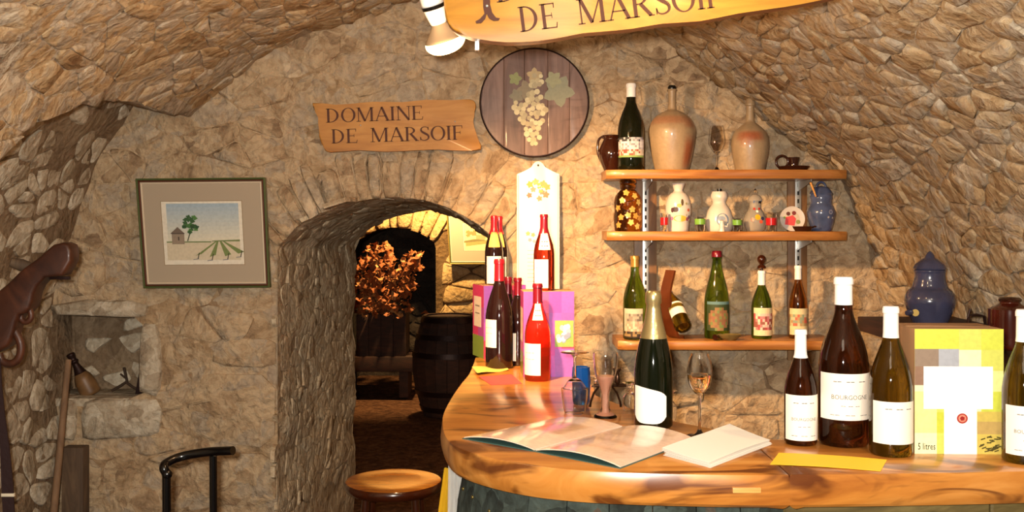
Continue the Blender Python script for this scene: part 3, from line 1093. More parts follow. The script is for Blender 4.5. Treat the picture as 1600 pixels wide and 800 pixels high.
def slab_bm(poly, live=True):
    bm = bmesh.new(); n = len(poly); rings = []
    nor = []
    for i in range(n):
        a, b = Vector(poly[i - 1]), Vector(poly[(i + 1) % n]); d = (b - a).normalized(); nor.append(Vector((d.y, -d.x)))
    for off, z in ((-0.0035, ZC), (-0.001, ZC - 0.001), (0.0, ZC - 0.004), (0.003, ZC - 0.020), (0.003, ZC - 0.040), (-0.002, ZC - 0.058), (-0.006, ZC - 0.064), (-0.012, ZC - TH)):
        ring = []
        for i in range(n):
            p = Vector(poly[i]); w_ = 0.006 * noise.noise(Vector((p.x * 6, p.y * 6, z * 14))) if ZC - 0.06 < z < ZC - 0.01 else 0
            q = p + nor[i] * (off + w_)
            ring.append(bm.verts.new(Vector((q.x, q.y, z)) - BO))
        rings.append(ring)
    for a, b in zip(rings, rings[1:]):
        for i in range(n):
            bm.faces.new((a[i], b[i], b[(i + 1) % n], a[(i + 1) % n]))
    bm.faces.new(rings[0]); bm.faces.new(list(reversed(rings[-1])))
    bmesh.ops.recalc_face_normals(bm, faces=bm.faces)
    return bm


XJ = 0.531
left = clip(outline, 1, 0, XJ - 0.0007); right = clip(outline, -1, 0, -XJ - 0.0007)
finish('slab', slab_bm(left), M['bar'], bar, 22)
finish('slab', slab_bm(right), M['bar'], bar, 22)
for x0, x1, y0, y1 in ((1143, 1187, 760, 768),):
    Yf = 1.924
    a, b = P(x0, y1, Yf), P(x1, y0, Yf)
    box('butterfly_key', (a.x - BO.x, b.x - BO.x, 1.912 - BO.y, 1.93 - BO.y, a.z, b.z), M['bar_light'], bar, 0.0015)
# the front of the bar under the slab: an old studded vat, then a plain board
inner = []
fr_pts = [(p.x, p.y) for p in catmull(front[4:], 3)]
for i in range(len(fr_pts)):
    a = Vector(fr_pts[max(0, i - 1)]); b = Vector(fr_pts[min(len(fr_pts) - 1, i + 1)]); d = (b - a).normalized(); n_ = Vector((-d.y, d.x))
    q = Vector(fr_pts[i]) + n_ * 0.045
    inner.append(q)
cum = [0]
for i in range(1, len(inner)):
    cum.append(cum[-1] + (inner[i] - inner[i - 1]).length)


def on_front(s):
    i = 1
    while i < len(cum) - 1 and cum[i] < s:
        i += 1
    t = (s - cum[i - 1]) / (cum[i] - cum[i - 1]); p = inner[i - 1].lerp(inner[i], t); d = (inner[i] - inner[i - 1]).normalized()
    return p, d, Vector((-d.y, d.x))


s = 0.0; k = 0
front_mats = []
while s < cum[-1] - 0.01:
    wd = 0.085 if on_front(s)[0].x < 0.50 else 0.42
    e = min(s + wd, cum[-1]); p0, d0, n0 = on_front(s + 0.001); p1, d1, n1 = on_front(e - 0.001)
    bm = bmesh.new(); bulge = 0.0
    sec = [(0.02, 0.0), (0.3, -0.03), (0.62, -0.04), (0.9, -0.015), (ZC - TH - 0.001, 0.0)] if wd < 0.1 else [(0.02, 0), (ZC - TH - 0.001, 0)]
    g = []
    for z, o_ in sec:
        row = []
        for p, n_ in ((p0, n0), (p1, n1)):
            row.append(bm.verts.new((p.x + n_.x * o_ - BO.x, p.y + n_.y * o_ - BO.y, z)))
        for p, n_ in ((p1, n1), (p0, n0)):
            row.append(bm.verts.new((p.x + n_.x * (o_ + 0.03) - BO.x, p.y + n_.y * (o_ + 0.03) - BO.y, z)))
        g.append(row)
    for a, b in zip(g, g[1:]):
        for q in range(4):
            bm.faces.new((a[q], a[(q + 1) % 4], b[(q + 1) % 4], b[q]))
    bm.faces.new(g[0]); bm.faces.new(g[-1][::-1])
    bmesh.ops.recalc_face_normals(bm, faces=bm.faces)
    bmesh.ops.bevel(bm, geom=[ed for ed in bm.edges if abs(ed.verts[0].co.z - ed.verts[1].co.z) > 0.1], offset=0.004, segments=1, affect='EDGES')
    finish('stave' if wd < 0.1 else 'front_board', bm, M['vat'] if wd < 0.1 else M['vat_olive'], bar, 30)
    s = e; k += 1
r7 = random.Random(4)
for q in range(46):
    s_ = 0.15 + 1.15 * r7.random(); z = ZC - TH - 0.03 - 0.16 * r7.random(); p, d, n_ = on_front(s_)
    if p.x > 0.5:
        continue
    bm = bmesh.new(); bmesh.ops.create_uvsphere(bm, u_segments=8, v_segments=4, radius=0.0045)
    o = finish('stud', bm, M['stud'], bar, 60, (p.x - n_.x * 0.008 - BO.x, p.y - n_.y * 0.008 - BO.y, z))
# plastic sheet and yellow rag hanging at the bar's end
def hang_sheet(name, label, cat, mat, ptop, pbot, y, amp, w_top, w_bot, n=14, m=12):
    bm = bmesh.new(); g = {}
    for i in range(n + 1):
        for j in range(m + 1):
            t = j / m; u = i / n - 0.5
            x = ptop[0] * (1 - t) + pbot[0] * t + u * (w_top * (1 - t) + w_bot * t)
            z = ptop[1] * (1 - t) + pbot[1] * t
            g[i, j] = bm.verts.new((x, y + amp * math.sin(u * 14 + t * 2) * (0.3 + t), z))
    for i in range(n):
        for j in range(m):
            bm.faces.new((g[i, j], g[i + 1, j], g[i + 1, j + 1], g[i, j + 1]))
    ret = bmesh.ops.solidify(bm, geom=bm.faces[:], thickness=0.0012)
    return tag(finish(name, bm, mat, None, 60), label, cat)


hang_sheet('plastic_sheet', 'clear grey plastic sheet hanging under the left end of the bar', 'plastic sheet', M['plastic'], (-0.128, ZC - TH - 0.002), (-0.125, 0.45), 2.30, 0.006, 0.035, 0.06)
hang_sheet('yellow_cloth', 'yellow cloth hanging beside the plastic sheet at the bar end', 'cloth', M['yellow'], (-0.150, 0.955), (-0.165, 0.55), 2.37, 0.008, 0.02, 0.10)

# ================================================================== BOTTLES
BURG = [(0.0, 0.012), (0.55, 0.004), (0.90, 0.0), (1.0, 0.018), (1.0, 0.15), (1.0, 0.30), (1.0, 0.42), (0.985, 0.48), (0.92, 0.545), (0.80, 0.61), (0.63, 0.68), (0.45, 0.745), (0.37, 0.785), (0.345, 0.82), (0.335, 0.945), (0.335, 0.955), (0.375, 0.958), (0.375, 0.985), (0.33, 1.0), (0, 1.0)]
CHAM = [(0.0, 0.012), (0.55, 0.004), (0.90, 0.0), (1.0, 0.018), (1.0, 0.15), (1.0, 0.36), (0.985, 0.43), (0.93, 0.50), (0.82, 0.58), (0.68, 0.66), (0.53, 0.74), (0.42, 0.81), (0.36, 0.87), (0.345, 0.90), (0.40, 0.915), (0.405, 0.96), (0.37, 0.99), (0.30, 1.0), (0, 1.0)]
RHON = [(0.0, 0.012), (0.55, 0.004), (0.90, 0.0), (1.0, 0.018), (1.0, 0.15), (1.0, 0.40), (0.99, 0.47), (0.95, 0.53), (0.86, 0.60), (0.70, 0.67), (0.52, 0.74), (0.40, 0.79), (0.35, 0.83), (0.335, 0.945), (0.335, 0.955), (0.375, 0.958), (0.375, 0.985), (0.33, 1.0), (0, 1.0)]


def prof_r(prof, f):
    for (r0, z0), (r1_, z1) in zip(prof[2:], prof[3:]):
        if z0 <= f <= z1 and z1 > z0:
            return r0 + (r1_ - r0) * (f - z0) / (z1 - z0)
    return prof[-2][0]


def bottle(name, label, cx, ytop, wpx, zb, Y, glass, cap=None, capf=0.80, shape=BURG, labels=(), group=None, cat='bottle', neck=None, text=None, rz=0.0, stopper=None, front_base=False):
    """cx, ytop, wpx in photo pixels; zb = height of what it stands on; Y = distance of its axis"""
    x = (cx - 800) * Y / F; R = wpx / 2 * Y / F; H = CZ - (ytop - HY) * Y / F - zb
    root = thing(name, label, cat, (x, Y, zb), rz, group)
    lathe('glass_body', [(r * R, z * H) for r, z in shape], glass, root, 36)
    if cap:
        pr = [(prof_r(shape, capf) * R + 0.0007, capf * H)]
        for r, z in shape:
            if z > capf:
                pr.append((r * R + (0.0007 if r > 0 else 0), z * H + (0.0006 if z >= 1 else 0)))
        lathe('capsule', pr, cap, root, 28)
    def z_of(y):
        return CZ - (y - HY) * Y / F - zb
    for lb in labels:
        x0, x1, y0, y1 = lb['px']; mat = lb.get('mat', M['label'])
        z0, z1 = max(z_of(y1), 0.004), z_of(y0)
        def ang(xx):
            return math.asin(max(-0.98, min(0.98, ((xx - cx) * Y / F) / R)))
        a0, a1 = ang(x0) - rz, ang(x1) - rz
        nz, na = lb.get('n', (1, 14))
        bm = bmesh.new(); cf = lb.get('colorf'); lay = bm.verts.layers.float_color.new('Col') if cf else None
        g = {}
        rr = random.Random(int(cx))
        if cf:
            for i in range(na):
                for j in range(nz):
                    c = lin(cf((i + .5) / na, (j + .5) / nz, rr))
                    vs = []
                    for di, dj in ((0, 0), (1, 0), (1, 1), (0, 1)):
                        a = a0 + (a1 - a0) * (i + di) / na; z = z0 + (z1 - z0) * (j + dj) / nz
                        rad = prof_r(shape, z / H) * R + 0.0006
                        v = bm.verts.new((rad * math.sin(a), -rad * math.cos(a), z)); v[lay] = c; vs.append(v)
                    bm.faces.new(vs)
            mat = M['paint']
        else:
            nz = max(nz, 5); wav = lb.get('blob')
            for i in range(na + 1):
                for j in range(nz + 1):
                    a = a0 + (a1 - a0) * i / na; z = z0 + (z1 - z0) * j / nz
                    if wav:
                        u = i / na
                        lo = z0 + (z1 - z0) * 0.18 * max(0, (abs(u - 0.5) * 2) ** 4)
                        hi = z1 - (z1 - z0) * (0.20 * u ** 1.0 + 0.05 * (1 - u) ** 6 + 0.10 * u ** 10)
                        z = lo + (hi - lo) * j / nz
                    rad = prof_r(shape, z / H) * R + 0.0006
                    g[i, j] = bm.verts.new((rad * math.sin(a), -rad * math.cos(a), z))
            for i in range(na):
                for j in range(nz):
                    bm.faces.new((g[i, j], g[i + 1, j], g[i + 1, j + 1], g[i, j + 1]))
        lo_ = finish(lb.get('name', 'label'), bm, mat, root, 0 if cf else 60)
        # printed lines too small to read, and the words that can be read
        ac = (a0 + a1) / 2
        for (t0, t1, v, hgt) in lb.get('lines', ()):
            bm = bmesh.new(); m_ = 8; rad = prof_r(shape, (z0 + v * (z1 - z0)) / H) * R + 0.0009
            for q in range(m_):
                if q % 3 == 2:
                    continue
                b0 = a0 + (a1 - a0) * (t0 + (t1 - t0) * q / m_); b1 = a0 + (a1 - a0) * (t0 + (t1 - t0) * (q + 0.85) / m_); zz = z0 + v * (z1 - z0)
                bm.faces.new([bm.verts.new((rad * math.sin(b), -rad * math.cos(b), z_)) for b, z_ in ((b0, zz), (b1, zz), (b1, zz + hgt), (b0, zz + hgt))])
            finish('print', bm, lb.get('ink', M['ink']), lo_, 0)
        if lb.get('text'):
            body, size, v = lb['text']; zz = z0 + v * (z1 - z0); rad = R + 0.0009
            font_text('lettering', body, size, M['ink'], lo_, lambda u, vv: (rad * math.sin(ac + u / rad), -rad * math.cos(ac + u / rad), zz + vv), sxc=lb.get('sx', 1.0))
    return root, R, H


# --- the bar's right hand group (white wines)
def onbar(yb, wpx):
    Y0 = Yc(yb); return Y0 + wpx / 2 * Y0 / F


LL = [(0.25, 0.75, 0.82, 0.0016), (0.36, 0.64, 0.30, 0.0012), (0.2, 0.8, 0.10, 0.0012)]
bottle('wine_bottle', 'short brown wine bottle with white capsule and BOURGOGNE label, beside the yellow paper', 1251, 515, 50, ZC, onbar(698, 50), M['brown_glass'], M['white_cap'], 0.755,
       labels=[dict(px=(1226, 1275, 614, 684), text=('BOURGOGNE', 0.0095, 0.44), lines=LL, sx=0.98)], group='white wines on the bar')
bottle('magnum_bottle', 'largest brown magnum with white capsule and BOURGOGNE label on the bar', 1318, 433, 77, ZC, 2.20, M['brown_glass'], M['white_cap'], 0.835,
       labels=[dict(px=(1280, 1355, 579, 650), text=('BOURGOGNE', 0.0135, 0.45), lines=LL, sx=0.98)], group='white wines on the bar')
bottle('wine_bottle', 'olive green wine bottle with white capsule and plain white label, left of the lime box', 1392, 479, 65, ZC, 2.10, M['olive_glass'], M['white_cap'], 0.79,
       labels=[dict(px=(1361, 1424, 623, 688), lines=LL[:1]), ], group='white wines on the bar')
bottle('wine_bottle', 'olive wine bottle cut by the right frame edge, right of the lime box', 1600, 484, 64, ZC, onbar(728, 64), M['olive_glass'], M['white_cap'], 0.79,
       labels=[dict(px=(1568, 1628, 630, 706), text=('BOURGOGNE', 0.0105, 0.45), lines=LL, sx=0.98)], group='white wines on the bar')
# --- champagne
cb, cR, cH = bottle('champagne_bottle', 'dark champagne bottle with gold foil neck and irregular white label beside the open menu', 1021, 455, 60, ZC, onbar(672, 60), M['dkgreen_glass'], M['foil'], 0.655, CHAM,
                    labels=[dict(px=(992, 1037, 597, 657), blob=True, mat=M['white'])])
# --- red and rose group on the left
bottle('rose_bottle', 'bright red rosé wine bottle with red capsule standing in front of the right pink box', 840, 443, 41, ZC, onbar(597, 41), M['rose'], M['dkred_cap'], 0.80,
       labels=[dict(px=(819, 844, 535, 584), lines=[(0.2, 0.7, 0.7, 0.0015), (0.2, 0.7, 0.5, 0.0015)]), dict(px=(829, 851, 474, 499), mat=M['cream'], name='neck_label', lines=[(0.2, 0.85, 0.55, 0.004), (0.25, 0.8, 0.25, 0.003)], ink=M['red_cap'])])
bottle('red_wine_bottle', 'tall dark red wine bottle, tallest of the three between the pink boxes', 780, 405, 43, ZC, 3.36, M['black_wine'], M['red_cap'], 0.80,
       labels=[dict(px=(758, 776, 498, 541), lines=[(0.2, 0.7, 0.7, 0.0015), (0.2, 0.7, 0.5, 0.0015)])], group='red wines between the pink boxes')
bottle('red_wine_bottle', 'middle dark red wine bottle of the three in front of the pink boxes', 794, 433, 34, ZC, 3.52, M['black_wine'], M['dkred_cap'], 0.80,
       labels=[dict(px=(778, 790, 519, 562))], group='red wines between the pink boxes')
bottle('red_wine_bottle', 'dark red wine bottle half hidden behind the left corner of the right pink box', 809, 434, 34, ZC, 3.43, M['black_wine'], M['dkred_cap'], 0.80,
       labels=[dict(px=(793, 806, 519, 562))], group='red wines between the pink boxes')


# ================================================================== CARTONS
def carton(name, label, loc, rz, w_, d_, h, polys_front, polys_side, base, group=None, top=None):
    root = thing(name, label, 'box', loc, rz, group)
    bm = bmesh.new(); box_bm(bm, 0, w_, 0, d_, 0, h, bev=0.0015)
    finish('carton', bm, base, root, 40)
    if polys_front:
        flat_paint('front_print', polys_front, M['card'], root, lambda u, v, l: (u * w_, -0.0006 - l, v * h))
    if polys_side:
        flat_paint('side_print', polys_side, M['card'], root, lambda u, v, l: (-0.0006 - l, d_ * (1 - u), v * h))
    # flaps of the lid: a joint across the top
    box('tape', (0.004, w_ - 0.004, d_ / 2 - 0.012, d_ / 2 + 0.012, h, h + 0.0006), top or base, root, 0)
    return root


def patches(cols, seedn, nx, ny, over=()):
    r = random.Random(seedn); out = []
    for i in range(nx):
        for j in range(ny):
            out.append((rect(i / nx, (i + 1) / nx, j / ny, (j + 1) / ny), r.choice(cols), 0.0))
    return out + list(over)


PK = ['#a8389a', '#c42c80', '#7c48a0', '#cc3450', '#9848a8', '#d0407c', '#b82c5c']


def grapes_print(x0, x1, y0, y1, lift=0.0004):
    out = [(rect(x0, x1, y0, y1), '#7c9a48', lift)]
    r = random.Random(2)
    for q in range(16):
        cx = x0 + (x1 - x0) * (0.12 + 0.6 * r.random()); cy = y0 + (y1 - y0) * (0.15 + 0.65 * r.random())
        out.append((disc(cx, cy, (x1 - x0) * 0.13, 9, (y1 - y0) * 0.11), r.choice(['#c4ccd4', '#98a4b8', '#d8dce0', '#7c88a4']), lift + 0.0002 + q * 0.00004))
    return out


pos = P(818, 592, 3.115)
w5, d5, h5 = 0.160, 0.125, 0.268
carton('wine_box', 'pink patchwork wine carton with grape picture, the nearer of the two pink boxes', (pos.x, 3.15, ZC), math.radians(3.5), w5, d5, h5,
       patches(PK, 3, 4, 4, grapes_print(0.62, 0.99, 0.35, 0.66) + [(rect(0.0, 0.35, 0.35, 1.0), '#c43c94', 0.0003), (rect(0.62, 1, 0.0, 0.33), '#8c50a8', 0.0003)]),
       [(rect(0, 1, 0, 1), '#b83a86', 0.0), (rect(0, 1, 0, 0.28), '#7a8a3c', 0.0002), (rect(0.1, 0.9, 0.40, 0.80), '#e0cfc0', 0.0004)], M['brown_card'], 'five litre pink wine boxes')
pos = P(757, 559, 3.60)
carton('wine_box', 'pink patchwork wine carton with cream label, the farther pink box at the bar end', (pos.x - 0.002, 3.575, ZC), math.radians(20), w5, d5, 0.26,
       patches(PK, 9, 4, 4), [(rect(0, 1, 0, 1), '#c8386c', 0.0), (rect(0, 1, 0, 0.30), '#7f963c', 0.0002), (rect(0.5, 1, 0.3, 0.7), '#b04a9a', 0.0002), (rect(0.12, 0.80, 0.42, 0.84), '#e6d6c4', 0.0004),
       (rect(0.25, 0.65, 0.70, 0.72), '#8c7c74', 0.0006), (rect(0.25, 0.65, 0.60, 0.615), '#8c7c74', 0.0006)], M['brown_card'], 'five litre pink wine boxes')
zbox = ZC + h5 + 0.0008; zbox2 = ZC + 0.26 + 0.0008
bottle('rose_bottle', 'small dark rosé bottle with red capsule standing on the nearer pink box', 850, 335, 33, zbox, 3.21, M['rose_dark'], M['dkred_cap'], 0.73, RHON,
       labels=[dict(px=(835, 856, 405, 449), lines=[(0.2, 0.7, 0.7, 0.0015)]), dict(px=(841, 860, 364, 390), mat=M['cream'], name='neck_label', ink=M['red_cap'], lines=[(0.2, 0.8, 0.45, 0.004), (0.2, 0.8, 0.2, 0.003)])], group='bottles on the pink boxes')
bottle('red_wine_bottle', 'left small red wine bottle of the pair on the farther pink box', 772, 337, 29, zbox2, 3.655, M['black_wine'], M['red_cap'], 0.73, RHON,
       labels=[dict(px=(761, 783, 400, 443)), dict(px=(763, 782, 362, 386), mat=M['pale_yellow'], name='neck_label')], group='bottles on the pink boxes')
bottle('red_wine_bottle', 'right small red wine bottle of the pair on the farther pink box, half hidden', 780, 338, 29, zbox2, 3.735, M['black_wine'], M['red_cap'], 0.73, RHON,
       labels=[dict(px=(770, 791, 401, 443)), dict(px=(771, 789, 362, 386), mat=M['pale_yellow'], name='neck_label')], group='bottles on the pink boxes')
# lime box
YB = 2.10
wl = 137 * YB / F; hl = 195 * YB / F
LM = ['#bcc440', '#c8cc60', '#dcdc90', '#c4cc4c', '#e6e4b4']
lime = patches(LM, 5, 4, 6, [
    (rect(0.0, 0.30, 0.70, 0.84), '#8a7868', 0.0002), (rect(0.27, 0.50, 0.70, 0.84), '#a0a4ac', 0.00025), (rect(0, 0.12, 0.55, 0.70), '#8a6c58', 0.0002),
    (rect(0.10, 0.88, 0.36, 0.70), '#fffdf4', 0.0004), (rect(0.33, 0.70, 0.0, 0.45), '#fffdf4', 0.00045),
    (rect(0.70, 1.0, 0.0, 0.34), '#c8b458', 0.0003), (rect(0.70, 1.0, 0.16, 0.26), '#b89c5c', 0.0005),
    (disc(0.535, 0.285, 0.062, 18, 0.041), '#a02c24', 0.0007), (disc(0.535, 0.285, 0.045, 14, 0.030), '#d88870', 0.0009), (disc(0.535, 0.285, 0.03, 5, 0.020, 0.5), '#902020', 0.0011)])
r8 = random.Random(6)
for q in range(26):
    x = 0.72 + 0.25 * r8.random(); y = 0.02 + 0.12 * r8.random()
    lime.append((stroke((x, y), (x + 0.05, y + 0.008 * r8.uniform(-1, 2)), 0.010), '#4c4420', 0.0006))
lb = carton('wine_box', 'lime and white patchwork carton marked 5 litres, on the bar between two olive bottles', (P(1429, 713, YB).x, YB, ZC), math.radians(-1.5), wl, 0.13, hl, lime, None, M['brown_card'])
bm = bmesh.new(); box_bm(bm, wl, wl + 0.0006, 0.0, 0.13, 0, hl); finish('side_panel', bm, M['brown_card'], lb, 0)
font_text('lettering', '5 litres', 0.020, M['black'], lb, lambda u, v: (0.006 + u, -0.0014, 0.009 + v), 'LEFT', 0.66)


# ================================================================== PAPERS
def bar_pt(x, y):
    Y = Yc(y); return Vector(((x - 800) * Y / F, Y))


def sheet(name, quad, mat, parent=None, z=0.0004, thick=0.0004, curl=None, n=10, colorf=None, m=10):
    """quad in bar coordinates; curl(u, v) gives the extra height"""
    a, b, c, d = quad; bm = bmesh.new(); g = {}
    lay = bm.verts.layers.float_color.new('Col') if colorf else None
    for s_ in (0, 1):
        for i in range(n + 1):
            for j in range(m + 1):
                u, v = i / n, j / m
                p = (a.lerp(b, u)).lerp(d.lerp(c, u), v)
                vv = bm.verts.new((p.x, p.y, ZC + z + (thick if s_ else 0) + (curl(u, v) if curl else 0)))
                if lay:
                    vv[lay] = lin(colorf(u, v))
                g[s_, i, j] = vv
    for i in range(n):
        for j in range(m):
            bm.faces.new((g[1, i, j], g[1, i + 1, j], g[1, i + 1, j + 1], g[1, i, j + 1]))
            bm.faces.new((g[0, i, j + 1], g[0, i + 1, j + 1], g[0, i + 1, j], g[0, i, j]))
    for i in range(n):
        for j, f in ((0, 1), (m, -1)):
            q = (g[0, i, j], g[0, i + 1, j], g[1, i + 1, j], g[1, i, j]); bm.faces.new(q if f > 0 else q[::-1])
    for j in range(m):
        for i, f in ((0, -1), (n, 1)):
            q = (g[0, i, j], g[0, i, j + 1], g[1, i, j + 1], g[1, i, j]); bm.faces.new(q if f < 0 else q[::-1])
    bmesh.ops.recalc_face_normals(bm, faces=bm.faces)
    return finish(name, bm, mat, parent, 50)


menu = thing('open_menu', 'open wine list with plastic sleeve pages and dark cover lying on the bar', 'menu', (0, 0, 0))
Lq = [bar_pt(722, 686), bar_pt(834, 706), bar_pt(975, 668), bar_pt(868, 655)]
Rq = [bar_pt(834, 706), bar_pt(969, 733), bar_pt(1088, 688), bar_pt(975, 668)]
sheet('cover', Lq, M['teal'], menu, 0.0003, 0.0015)
sheet('cover', Rq, M['teal'], menu, 0.0003, 0.0015)
cl = lambda u, v: 0.010 * math.sin(PI * min(1, (1 - u) * 1.0)) ** 0.8 * (1 if u < 1 else 0)
cr = lambda u, v: 0.012 * math.sin(PI * min(1, u)) ** 0.8


def shrink(q, f):
    c = (q[0] + q[1] + q[2] + q[3]) / 4
    return [c + (p - c) * f for p in q]


def pg_l(u, v):
    if 0.40 < u < 0.85 and 0.42 < v < 0.72:
        return '#b08c70' if (u + v) * 9 % 2 < 1 else '#c49c80'
    return '#f0d4bc' if (v < 0.38 or v > 0.78) else '#e8c8ae'


sheet('page', shrink(Lq, 0.975), M['page'], menu, 0.0022, 0.002, cl, 14, pg_l, 14)
sheet('page', shrink(Rq, 0.975), M['page'], menu, 0.0022, 0.002, cr, 14, lambda u, v: '#f0d2ba' if (v * 18) % 2 < 1.3 or not 0.15 < u < 0.85 else '#dfbca2', 14)
pst = thing('paper_stack', 'stack of blank white paper sheets with curling corners lying on the bar', 'papers', (0, 0, 0))
Wq = [bar_pt(1037, 711), bar_pt(1111, 731), bar_pt(1205, 695), bar_pt(1142, 676)]
for k in range(6):
    off = Vector((rnd.uniform(-0.004, 0.004), rnd.uniform(-0.004, 0.004)))
    sheet('sheet', [q + off for q in Wq], M['white'], pst, 0.0004 + 0.0021 * k, 0.0006, (lambda kk: (lambda u, v: 0.0010 * kk * (math.sin(PI * v) * 0.5 + (1 - u) ** 2) + (0.012 * max(0, v - 0.6) * (1 - u) if kk > 3 else 0)))(k), 8)
ys = sheet('yellow_note', [bar_pt(1203, 726), bar_pt(1376, 737), bar_pt(1386, 719), bar_pt(1217, 708)], M['yellow'], None, 0.0004, 0.0005, lambda u, v: 0.002 * math.sin(u * 3))
tag(ys, 'long yellow paper strip lying on the bar in front of the magnum', 'paper')
ys = sheet('yellow_note', [bar_pt(746, 587), bar_pt(795, 579), bar_pt(790, 573), bar_pt(737, 577)], M['pale_yellow'], None, 0.0006, 0.0005, lambda u, v: 0.004 * math.sin(u * 5 + 1) + 0.004)
tag(ys, 'small crinkled yellow paper at the left edge of the bar', 'paper')
ys = sheet('pink_card', [bar_pt(767, 602), bar_pt(816, 600), bar_pt(799, 585), bar_pt(748, 589)], M['pink_card'], None, 0.0004, 0.0006)
tag(ys, 'dark pink card lying flat in front of the red wine bottles', 'card')


# ================================================================== GLASSES
def glass_prof(outer, t=0.0011):
    """closed profile of a thin-walled bowl on a solid stem; outer = [(r,z)...] from the foot's rim to the bowl's rim; inner starts at zin"""
    return outer


def stem_glass(name, label, cx, Y, zb, H, rb, bowl0=0.45, foot=None, tulip=0.72, upside=False, group=None, liquid=None, widest=0.62, cat='glass', rs=0.0034):
    x = (cx - 800) * Y / F
    root = thing(name, label, cat, (x, Y, zb + (H if upside else 0)), 0, group)
    if upside:
        root.rotation_euler = (PI, 0, 0)
    foot = foot or rb * 0.95
    zs = bowl0 * H
    ob = [p for p in catmull([(0.0045, zs), (rb * 0.50, zs + 0.09 * (H - zs)), (rb * 0.86, zs + 0.28 * (H - zs)), (rb, zs + (widest - bowl0) / (1 - bowl0) * (H - zs)), (rb * (1 + tulip) / 2, zs + 0.84 * (H - zs)), (rb * tulip, H)], 5)]
    ob = [(p.x, p.y) for p in ob]
    t = 0.0010
    outer = [(0, 0), (foot * 0.98, 0), (foot, 0.0012), (foot * 0.5, 0.0035), (0.008, 0.007), (rs, 0.016), (rs, zs * 0.5), (rs, zs - 0.006)] + ob
    inner = [(max(r - t, 0.0), z) for r, z in ob[::-1] if z > zs + 0.006] + [(0, zs + 0.005)]
    lathe('glass', outer + inner, M['glass'], root, 32, smooth=70)
    if liquid:
        lf, lm = liquid; zl = zs + lf * (H - zs)
        pr = [(0, zs + 0.0056)] + [(max(r - t - 0.0004, 0), z) for r, z in ob if zs + 0.006 < z < zl]
        pr += [(pr[-1][0], zl), (0, zl)]
        lathe('liquid', pr, lm, root, 32)
    return root


YG = onbar(685, 40) - 0.005
stem_glass('tasting_glass', 'tall tulip glass half filled with pale sparkling wine, right of the champagne bottle', 1093, YG, ZC, CZ - (553 - HY) * YG / F - ZC, 0.0285, 0.50, 0.029, 0.72, liquid=(0.50, M['wine_pale']), widest=0.80)
YG = Yc(645)
stem_glass('wine_glass', 'empty wine glass standing upside down on the bar in front of the nearer pink box', 898, YG, ZC, CZ - (550 - HY) * YG / F - ZC, 0.0345, 0.42, 0.036, 0.72, upside=True, group='upside-down glasses on the bar')
# flute-shaped tumbler with pink drink
YG = Yc(655) + 0.03; Hg = CZ - (551 - HY) * YG / F - ZC; x = (946 - 800) * YG / F
root = thing('beer_glass', 'tall footed glass half full of cloudy pink drink, left of the champagne bottle', 'glass', (x, YG, ZC))
ob = [(p.x, p.y) for p in catmull([(0.0105, 0.030), (0.0100, 0.055), (0.016, 0.078), (0.027, 0.11), (0.0315, 0.145), (0.0305, Hg)], 5)]
lathe('glass', [(0, 0), (0.029, 0), (0.029, 0.003), (0.016, 0.012), (0.0105, 0.022)] + ob + [(r - 0.0013, z) for r, z in ob[::-1]] + [(0.0085, 0.018), (0.010, 0.010), (0.022, 0.0045), (0, 0.0035)], M['glass'], root, 32, smooth=70)
pr = [(0, 0.0038), (0.0215, 0.0049), (0.0095, 0.0104), (0.0080, 0.0184)] + [(r - 0.0018, z) for r, z in ob if 0.0295 < z < 0.100]  # drink carried down into stem and foot, imitating its refracted colour there
lathe('liquid', pr + [(pr[-1][0], 0.102), (0, 0.102)], M['pink_liquid'], root, 32)
# the little bronze stand and small glasses at the inner edge of the bar
YK = 2.60; zk = ZC + 0.0002
rk = thing('glass_rack', 'small bronze bow-legged stand behind the footed pink drink glass', 'stand', (P(946, 600, YK).x, YK, zk))
zt = CZ - (603 - HY) * YK / F - zk
for sg in (-1, 1):
    tube('leg', [(sg * 0.040, 0, 0.007), (sg * 0.038, 0, 0.02), (sg * 0.030, 0, 0.042), (sg * 0.016, 0, zt), (sg * 0.008, 0, zt + 0.028)], [0.007, 0.006, 0.0055, 0.0055, 0.004], M['bronze'], rk, 10, flat=0.5)
tube('crossbar', [(-0.03, 0, zt), (0.0, 0, zt + 0.002), (0.055, 0.01, zt)], 0.0045, M['bronze'], rk, 10)
lathe('finial', [(0, zt), (0.008, zt + 0.01), (0.006, zt + 0.025), (0.004, zt + 0.034), (0.010, zt + 0.042), (0.009, zt + 0.046), (0, zt + 0.047)], M['bronze'], rk, 16, loc=(0.031, 0, 0))
for cx, yy, lbl in ((930, 2.69, 'small upside-down glass left of the bronze stand'), (984, 2.58, 'small upside-down glass just left of the champagne bottle, behind'), (1046, 2.46, 'small upside-down glass just right of the champagne bottle')):
    stem_glass('liqueur_glass', lbl, cx, yy, zk, 0.072, 0.019, 0.30, 0.020, 0.80, upside=True, group='small glasses behind the champagne')
root = thing('blue_tumbler', 'faceted deep blue glass tumbler behind the upside-down wine glass', 'glass', (P(908, 600, 2.68).x, 2.68, zk))
ht = CZ - (573 - HY) * 2.68 / F - zk
lathe('glass', [(0, 0), (0.020, 0), (0.023, 0.01), (0.0255, ht * 0.6), (0.023, ht), (0.020, ht), (0.021, ht * 0.6), (0.017, 0.012), (0, 0.012)], M['blue_glass'], root, 8, smooth=20)

